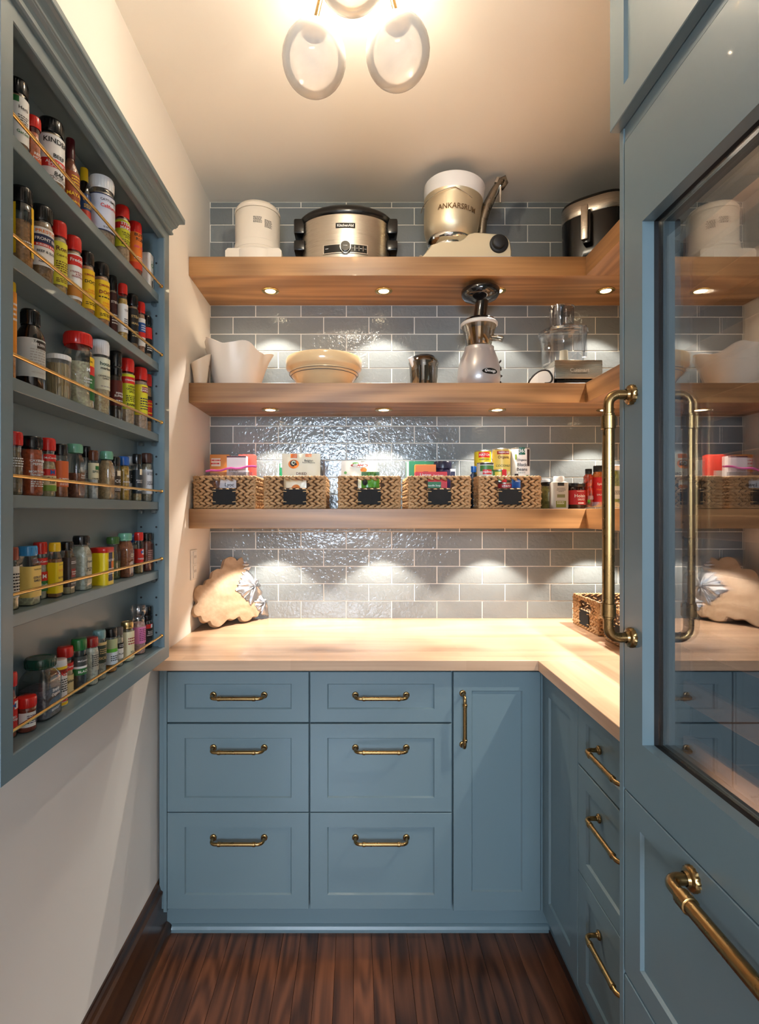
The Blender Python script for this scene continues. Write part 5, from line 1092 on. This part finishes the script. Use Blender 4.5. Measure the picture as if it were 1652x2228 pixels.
MB().lathe([(0.0215, 0), (0.021, 0.010), (0.0205, 0.011)], 0, 0, 0, 36, axis='y').build('knob_ring', M_CHROME, t, (0, -b-0.014, 0.049))
MB().lathe([(0.0185, 0), (0.018, 0.006), (0.0001, 0.007)], 0, 0, 0, 36, axis='y').build('knob', M_BLACK, t, (0, -b-0.0205, 0.049))
text('WARM', 0.016, lambda u, v: (u, -b-0.0215, 0.049+v), M_WHITE, t)
text('RESET', 0.012, lambda u, v: ov(u-0.072, v, 0.048, 0.0048), M_WHITE, t)
for i, s in enumerate(('AUTO', 'LOW', 'MED', 'HIGH')): text(s, 0.008, lambda u, v: ov(u+0.029+0.016*i, v, 0.048, 0.0048), M_WHITE, t)
for i in range(3):
    ovpanel(0.036+0.016*i, 0.0375+0.016*i, 0.038, 0.058, 0.0047, M_CHROME, 'divider')
ovpanel(-0.038, 0.038, 0.127, 0.147, 0.0012, M_BLACK, 'logo_plate'); text('KitchenAid', 0.064, lambda u, v: ov(u, v, 0.137, 0.0022), M_WHITE, t, bold=0.03)
# stand mixer with bowl, base to the right
t = thing('stand_mixer', 'cream stand mixer with a tall steel bowl and a white ring on top', 'mixer', (0, 0, ZAs))
M_MIX = pm((206, 190, 158), 0.32, coat=0.2); M_BOWL = pm((222, 206, 174), 0.42, metal=0.75)
yb0, yb1 = 1.997, 2.195; xl, xr = at(913, 2.0), at(1114, 2.0)
w_ = xr-xl
P_ = [(0.0, 0.0), (w_, 0.0), (w_, 0.030), (w_-0.006, 0.070), (w_-0.022, 0.090), (w_-0.060, 0.098), (w_-0.140, 0.104), (w_-0.165, 0.098), (w_-0.185, 0.078), (w_-0.200, 0.069), (0.075, 0.064), (0.045, 0.055), (0.020, 0.020)]
m = MB(); sp = [(p[0], p[1]) for p in P_]
def mixf(u, v, y): return (xl+u, y, v)
cx_, cz_ = w_*0.55, 0.03
ins = [(cx_+(u-cx_)*0.965, max(0.0006, cz_+(v-cz_)*0.92)) for u, v in sp]
n = len(sp); vs = []
for yy, lp in ((yb0, ins), (yb0+0.008, sp), (yb1-0.008, sp), (yb1, ins)): vs += [mixf(u, v, yy) for u, v in lp]
m.add(vs, [tuple(range(n))[::-1], tuple(range(3*n, 4*n))]+[(j*n+i, j*n+(i+1) % n, (j+1)*n+(i+1) % n, (j+1)*n+i) for j in range(3) for i in range(n)], True)
m.build('motor_base', M_MIX, t)
MB().prism([(0.01, 0), (w_-0.002, 0), (w_-0.002, 0.008), (0.016, 0.006)], mixf, yb0-0.0015, yb0+0.05).build('base_strip', pm((196, 196, 200), 0.4), t)
kx = at(1087, 1.99)
MB().lathe([(0.036, 0), (0.036, -0.006), (0.033, -0.010), (0.028, -0.011)], 0, 0, 0, 40, axis='y').build('knob_bezel', M_BLACKM, t, (kx, yb0+0.003, 0.056))
MB().lathe([(0.024, 0), (0.023, -0.014), (0.019, -0.017), (0.0001, -0.017)], 0, 0, 0, 40, axis='y').build('knob', M_BLACKM, t, (kx-0.004, yb0-0.008, 0.055))
MB().tube([(xl+0.03, yb0+0.03, 0.012), (xl+0.004, yb0+0.01, 0.010)], 0.008, 14).build('foot_lever', M_CHROME, t)
bx_, by_ = at(979, 2.09), 2.095
MB().lathe([(0.068, 0.050), (0.072, 0.058), (0.066, 0.070), (0.070, 0.088), (0.086, 0.098), (0.090, 0.108), (0.088, 0.116)], bx_, by_, 0, 48).build('chrome_pedestal', M_CHROME, t)
tilt = Matrix.Rotation(math.radians(5), 4, 'Y')
def T_(mb):
    c = Vector((bx_, by_, 0.1)); mb.v = [tuple(c+(tilt @ (Vector(p)-c))) for p in mb.v]; return mb
bwl = T_(MB().lathe([(0.088, 0.112), (0.100, 0.128), (0.107, 0.150), (0.112, 0.200), (0.1145, 0.250), (0.117, 0.268), (0.118, 0.270), (0.1165, 0.271), (0.1135, 0.262), (0.108, 0.2)], bx_, by_, 0, 56, caps=False)).build('bowl', M_BOWL, t)
T_(MB().lathe([(0.1135, 0.262), (0.1165, 0.272), (0.120, 0.300), (0.121, 0.326), (0.119, 0.328), (0.112, 0.300), (0.108, 0.270)], bx_, by_, 0, 56, caps=False)).build('splash_ring', pm((232, 230, 228), 0.35), t)
mm = Matrix.Rotation(math.radians(5), 4, 'Y')
def bowlt(u, v):
    z = 0.196+v; r = 0.1135; a = -PI/2+0.03+u/r; c = Vector((bx_, by_, 0.1)); return tuple(c+(tilt @ (Vector((bx_+r*math.cos(a), by_+r*math.sin(a), z))-c)))
text('ANKARSRUM', 0.158, bowlt, pm((120, 92, 60), 0.35, metal=0.6), t, height=0.021)
hd = [Vector((bx_+0.116*math.cos(a), by_+0.116*math.sin(a), 0.262+0.01*math.sin(a*2))) for a in [PI*1.0+PI*i/18 for i in range(19)]]
MB().tube([tuple(p+Vector((0, -0.004, -0.034*abs(math.cos(PI*i/18))))) for i, p in enumerate(hd)], 0.0016, 6).build('bail_wire', M_CHROME, t)
ax, ay = at(1060, 2.06), 2.065
arm = MB(); ap = [(ax-0.020, ay+0.02, 0.10), (ax-0.012, ay+0.015, 0.190), (ax+0.006, ay+0.01, 0.250), (ax+0.034, ay+0.006, 0.305), (ax+0.056, ay+0.002, 0.342), (ax+0.072, ay, 0.352), (ax+0.076, ay, 0.336), (ax+0.060, ay, 0.310)]
arm.tube(ap, [0.016, 0.018, 0.020, 0.018, 0.014, 0.011, 0.010, 0.008], 14); arm.build('arm', pm((150, 142, 130), 0.28, metal=1.0), t)
MB().tube([(ax+0.052, ay-0.008, 0.316), (ax+0.053, ay-0.008, 0.308), (ax+0.052, ay-0.008, 0.250)], [0.0075, 0.0045, 0.004], 12).build('arm_pin', M_CHROME, t)
MB().tube([(ax+0.036, ay-0.004, 0.330), (ax+0.042, ay-0.006, 0.350)], 0.007, 12).build('arm_knob', M_CHROME, t)
# air fryer in the right corner
t = thing('air_fryer', 'black and stainless air fryer in the right corner of the top shelf', 'air fryer', (0.985, 2.118, ZAs), -math.radians(35))
fr_ = 0.124
MB().lathe([(fr_*0.90, 0.0), (fr_*0.97, 0.008), (fr_, 0.05), (fr_*1.02, 0.19)], seg=56, sq=3.2, rot=0, sy=0.98).build('fryer_body', M_BLACK, t)
MB().lathe([(fr_*1.022, 0.1905), (fr_*1.03, 0.192), (fr_*1.03, 0.246), (fr_*1.022, 0.2475)], seg=56, sq=3.2, sy=0.98).build('steel_band', M_STEEL, t)
MB().lathe([(fr_*1.03, 0.248), (fr_*1.02, 0.256), (fr_*0.96, 0.262), (fr_*0.6, 0.270), (0.0001, 0.272)], seg=56, sq=3.2, sy=0.98).build('fryer_lid', M_BLACK, t)
MB().box(-0.028, -0.002, -fr_-0.045, -fr_-0.028, 0.070, 0.205, 0.006).build('handle_plate', M_STEEL, t)
MB().box(-0.024, 0.006, -fr_-0.030, -fr_*0.95, 0.060, 0.190, 0.008).build('handle_grip', M_BLACK, t)
MB().lathe([(0.008, 0.262), (0.008, 0.280), (0.0001, 0.281)], 0.0, -0.06, 0, 20).build('lid_knob', M_CHROME, t)

# ================================================================ MIDDLE SHELF
def rim(amp, n, ph, side=0.0):
    def w(x, y, z, a, r):
        f = max(0.0, (z-0.05)/0.13)**1.6
        s = 1+f*0.10*math.sin(n*a+ph)+f*0.05*math.sin((2*n+1)*a+ph*2)
        return x*s, y*s, z+f*(amp*math.sin(n*a+ph+0.8)+side*math.cos(a))
    return w
t = thing('ruffled_bowl', 'large off-white ceramic bowl with a wavy flared rim on the middle shelf', 'bowl', (at(517, 2.125), 2.124, ZBs))
MB().lathe([(0.072, 0.0), (0.084, 0.003), (0.098, 0.04), (0.112, 0.09), (0.122, 0.13), (0.133, 0.165), (0.129, 0.166), (0.112, 0.125), (0.095, 0.06), (0.075, 0.012), (0.0001, 0.010)], seg=72, wav=rim(0.012, 5, 0.4, -0.026)).build('bowl_body', pm((228, 216, 200), 0.38), t)
t = thing('ruffled_bowl', 'small off-white ceramic bowl squeezed between the large ruffled bowl and the wall', 'bowl', (-0.603, 2.014, ZBs))
MB().lathe([(0.020, 0.0), (0.024, 0.003), (0.030, 0.05), (0.038, 0.100), (0.0365, 0.101), (0.028, 0.05), (0.020, 0.012), (0.0001, 0.010)], seg=40, wav=lambda x, y, z, a, r: (x*(1+0.1*math.sin(3*a)*z*8), y, z+(z/0.1)**2*0.022*math.cos(a-0.6))).build('bowl_body', pm((222, 206, 186), 0.38), t)
t = thing('mixing_bowl', 'glazed yellow stoneware mixing bowl with two thin dark blue stripes', 'bowl', (at(705, 2.12), 2.125, ZBs))
bp3 = [(0.070, 0), (0.088, 0.002)]
for i in range(12): z_ = 0.006+i*0.0052; r_ = 0.094+(z_-0.006)*0.75; bp3 += [(r_, z_), (r_+0.0022, z_+0.0026)]
bp3 += [(0.138, 0.072), (0.142, 0.078), (0.150, 0.082), (0.154, 0.088), (0.156, 0.120), (0.153, 0.126), (0.149, 0.122), (0.142, 0.085), (0.10, 0.015), (0.0001, 0.012)]
MB().lathe(bp3, seg=64).build('bowl_body', pm((220, 190, 146), 0.16, coat=0.6), t)
for z_, r_ in ((0.066, 0.1414), (0.057, 0.1345)):
    MB().lathe([(r_-0.001, z_-0.0012), (r_+0.0006, z_), (r_-0.001, z_+0.0012)], seg=64, caps=False).build('blue_stripe', pm((46, 56, 78), 0.3), t)
t = thing('juice_jug', 'smoky clear juice jug with a spout, standing between the yellow bowl and the juicer', 'jug', (at(922, 2.12), 2.12, ZBs))
M_SMK = clear((176, 170, 160), 0.16)
MB().lathe([(0.0001, 0.001), (0.050, 0.0), (0.053, 0.004), (0.058, 0.10), (0.062, 0.112), (0.056, 0.125), (0.048, 0.132)], seg=40, caps=False).build('jug_body', M_SMK, t)
MB().lathe([(0.046, 0.128), (0.046, 0.136), (0.042, 0.140), (0.036, 0.140)], seg=32).build('rim_band', pm((60, 60, 62), 0.2, metal=0.6), t)
MB().lathe([(0.0001, 0.003), (0.026, 0.003), (0.030, 0.09), (0.034, 0.128)], seg=32, caps=False).build('inner_sieve', pm((128, 120, 108), 0.35, metal=0.7), t)
MB().tube([(-0.036, -0.02, 0.085), (-0.052, -0.03, 0.118), (-0.058, -0.034, 0.128)], [0.012, 0.011, 0.010], 14).build('spout', M_WHITE, t)
for dx in (-0.022, 0.0, 0.024): MB().tube([(dx, -0.056, 0.01), (dx, -0.0585, 0.09)], 0.0045, 8).build('rib', M_SMK, t)
# slow juicer
x0, y0_ = at(1043, 2.07), 2.075
t = thing('slow_juicer', 'tall silver vertical juicer with a black feed tube touching the shelf above', 'juicer', (x0, y0_, ZBs))
M_SIL = pm((176, 168, 164), 0.3, metal=0.35, coat=0.4)
def jw(x, y, z, a, r): return (x*1.06-0.0+0.012*(z-0.08), y*0.92, z)
MB().lathe([(0.070, 0.004), (0.076, 0.010), (0.080, 0.04), (0.078, 0.08), (0.070, 0.115), (0.058, 0.145), (0.055, 0.152), (0.055, 0.163), (0.050, 0.165)], seg=48, wav=jw).build('motor_tower', M_SIL, t)
MB().lathe([(0.068, 0.0), (0.071, 0.004), (0.070, 0.006)], seg=48, wav=jw).build('base_foot', M_BLACK, t)
MB().lathe([(0.044, 0.165), (0.049, 0.170), (0.056, 0.205), (0.066, 0.240), (0.068, 0.246)], seg=44, caps=False).build('juicing_bowl', clear((206, 196, 176), 0.16), t)
MB().lathe([(0.030, 0.172), (0.040, 0.195), (0.046, 0.236), (0.020, 0.238)], seg=32).build('strainer', pm((150, 112, 56), 0.3, metal=0.6), t)
MB().lathe([(0.070, 0.246), (0.073, 0.249), (0.073, 0.257), (0.068, 0.262)], seg=44).build('bowl_ring', pm((206, 202, 196), 0.3), t)
MB().lathe([(0.067, 0.262), (0.060, 0.272), (0.040, 0.281), (0.026, 0.286), (0.0255, 0.30), (0.0255, 0.345), (0.027, 0.352)], 0.0, 0, 0, 40, wav=lambda x, y, z, a, r: (x+(max(0, z-0.262))*0.14, y, z)).build('feed_tube', pm((22, 18, 16), 0.12, coat=0.6), t)
dsh = MB().lathe([(0.024, 0.345), (0.040, 0.352), (0.064, 0.360), (0.074, 0.372), (0.076, 0.388), (0.074, 0.3925), (0.071, 0.388), (0.062, 0.370), (0.022, 0.362)], 0.006, 0, 0, 44).build('hopper', pm((16, 16, 18), 0.12, coat=0.6), t)
MB().tube([(0.045, -0.02, 0.196), (0.070, -0.034, 0.190), (0.084, -0.040, 0.184)], [0.013, 0.012, 0.0125], 14).build('juice_spout', clear((226, 222, 214), 0.3), t)
def jl(u, v):
    r = 0.0775; a = -PI/2+0.35+u/r; z = 0.052+v; x, y, z = jw(r*math.cos(a), r*math.sin(a), z, a, r); return (x*1.04, y*1.04, z)
m = MB(); m.fix = False; m.add([jl(0, 0)]+[jl(0.031*math.cos(2*PI*i/28), 0.0115*math.sin(2*PI*i/28)) for i in range(28)], [(0, 1+i, 1+(i+1) % 28) for i in range(28)]); m.build('logo_badge', M_BLACK, t)
def jl2(u, v):
    p = jl(u, v); return (p[0]*1.012, p[1]*1.012, p[2])
text('Omega', 0.044, jl2, M_WHITE, t)
cp2 = [(0.085+0.012*math.sin(i*0.9)+0.004*math.cos(i*2.1), 0.03+0.006*math.cos(i*1.3), 0.018+0.0045*i) for i in range(24)]
MB().tube(cp2, 0.0042, 8).build('power_cord', M_BLACKM, t)
# food processor
t = thing('food_processor', 'clear-bowled food processor on a brushed steel base, middle shelf by the right corner', 'food processor', (at(1249, 2.06), 2.06, ZBs), 0.0)
bw_ = 0.094
MB().box(-bw_, bw_, -0.045, 0.12, 0.0235, 0.098, 0.006).build('motor_base', M_STEEL, t)
fp = MB().box(-bw_+0.012, bw_-0.004, -0.040, 0.11, 0.010, 0.0225, 0.004)
fp.build('lower_housing', M_BLACK, t)
for dx in (-0.062, 0.070):
    for dy in (-0.022, 0.09): MB().lathe([(0.014, 0), (0.015, 0.010)], dx, dy, 0, 16).build('foot', M_BLACKM, t)
MB().prism([(-0.094, -0.04), (-0.135, 0.02), (-0.135, 0.12), (-0.094, 0.12)], lambda u, v, w: (u, v, w), 0.010, 0.070).build('side_housing', pm((190, 188, 184), 0.35), t)
text('Cuisinart', 0.075, flat(0.004, -0.0458, 0.058), M_WHITE, t); text('14 CUP FOOD PROCESSOR', 0.062, flat(0.004, -0.0458, 0.046), M_BLACKM, t)
M_BWL = clear((232, 234, 238), 0.12)
bx2 = -0.028
MB().lathe([(0.0001, 0.099), (0.070, 0.0985), (0.078, 0.102), (0.084, 0.16), (0.087, 0.21), (0.090, 0.213), (0.090, 0.219)], bx2, 0.04, 0, 48, caps=False).build('work_bowl', M_BWL, t)
MB().lathe([(0.094, 0.2195), (0.096, 0.222), (0.095, 0.232), (0.080, 0.241), (0.045, 0.245)], bx2, 0.04, 0, 48, caps=False).build('bowl_lid', M_BWL, t)
MB().lathe([(0.046, 0.244), (0.048, 0.246), (0.048, 0.325), (0.051, 0.327), (0.051, 0.331), (0.046, 0.331), (0.045, 0.25)], bx2-0.008, 0.03, 0, 40, sy=0.8, caps=False).build('feed_chute', M_BWL, t)
MB().lathe([(0.018, 0.250), (0.018, 0.326), (0.022, 0.334), (0.0001, 0.334)], bx2-0.012, 0.03, 0, 24).build('pusher', clear((220, 222, 226), 0.2), t)
MB().lathe([(0.0165, 0.101), (0.018, 0.104), (0.0155, 0.155), (0.0001, 0.157)], bx2+0.0, 0.03, 0, 24).build('blade_hub', pm((232, 220, 190), 0.35), t)
MB().box(bx2+0.040, bx2+0.058, -0.052, -0.042, 0.108, 0.232, 0.002).build('bowl_handle', M_BWL, t)
cd = [(-0.13, 0.06, 0.03), (-0.165, 0.03, 0.012), (-0.185, 0.0, 0.004), (-0.178, -0.02, 0.030), (-0.150, -0.030, 0.056), (-0.115, -0.030, 0.060), (-0.100, -0.036, 0.034), (-0.110, -0.045, 0.010), (-0.14, -0.05, 0.005)]
MB().tube([tuple(p) for p in smooth(cd, 5)[:-5]], 0.0035, 8).build('power_cord', M_BLACKM, t)
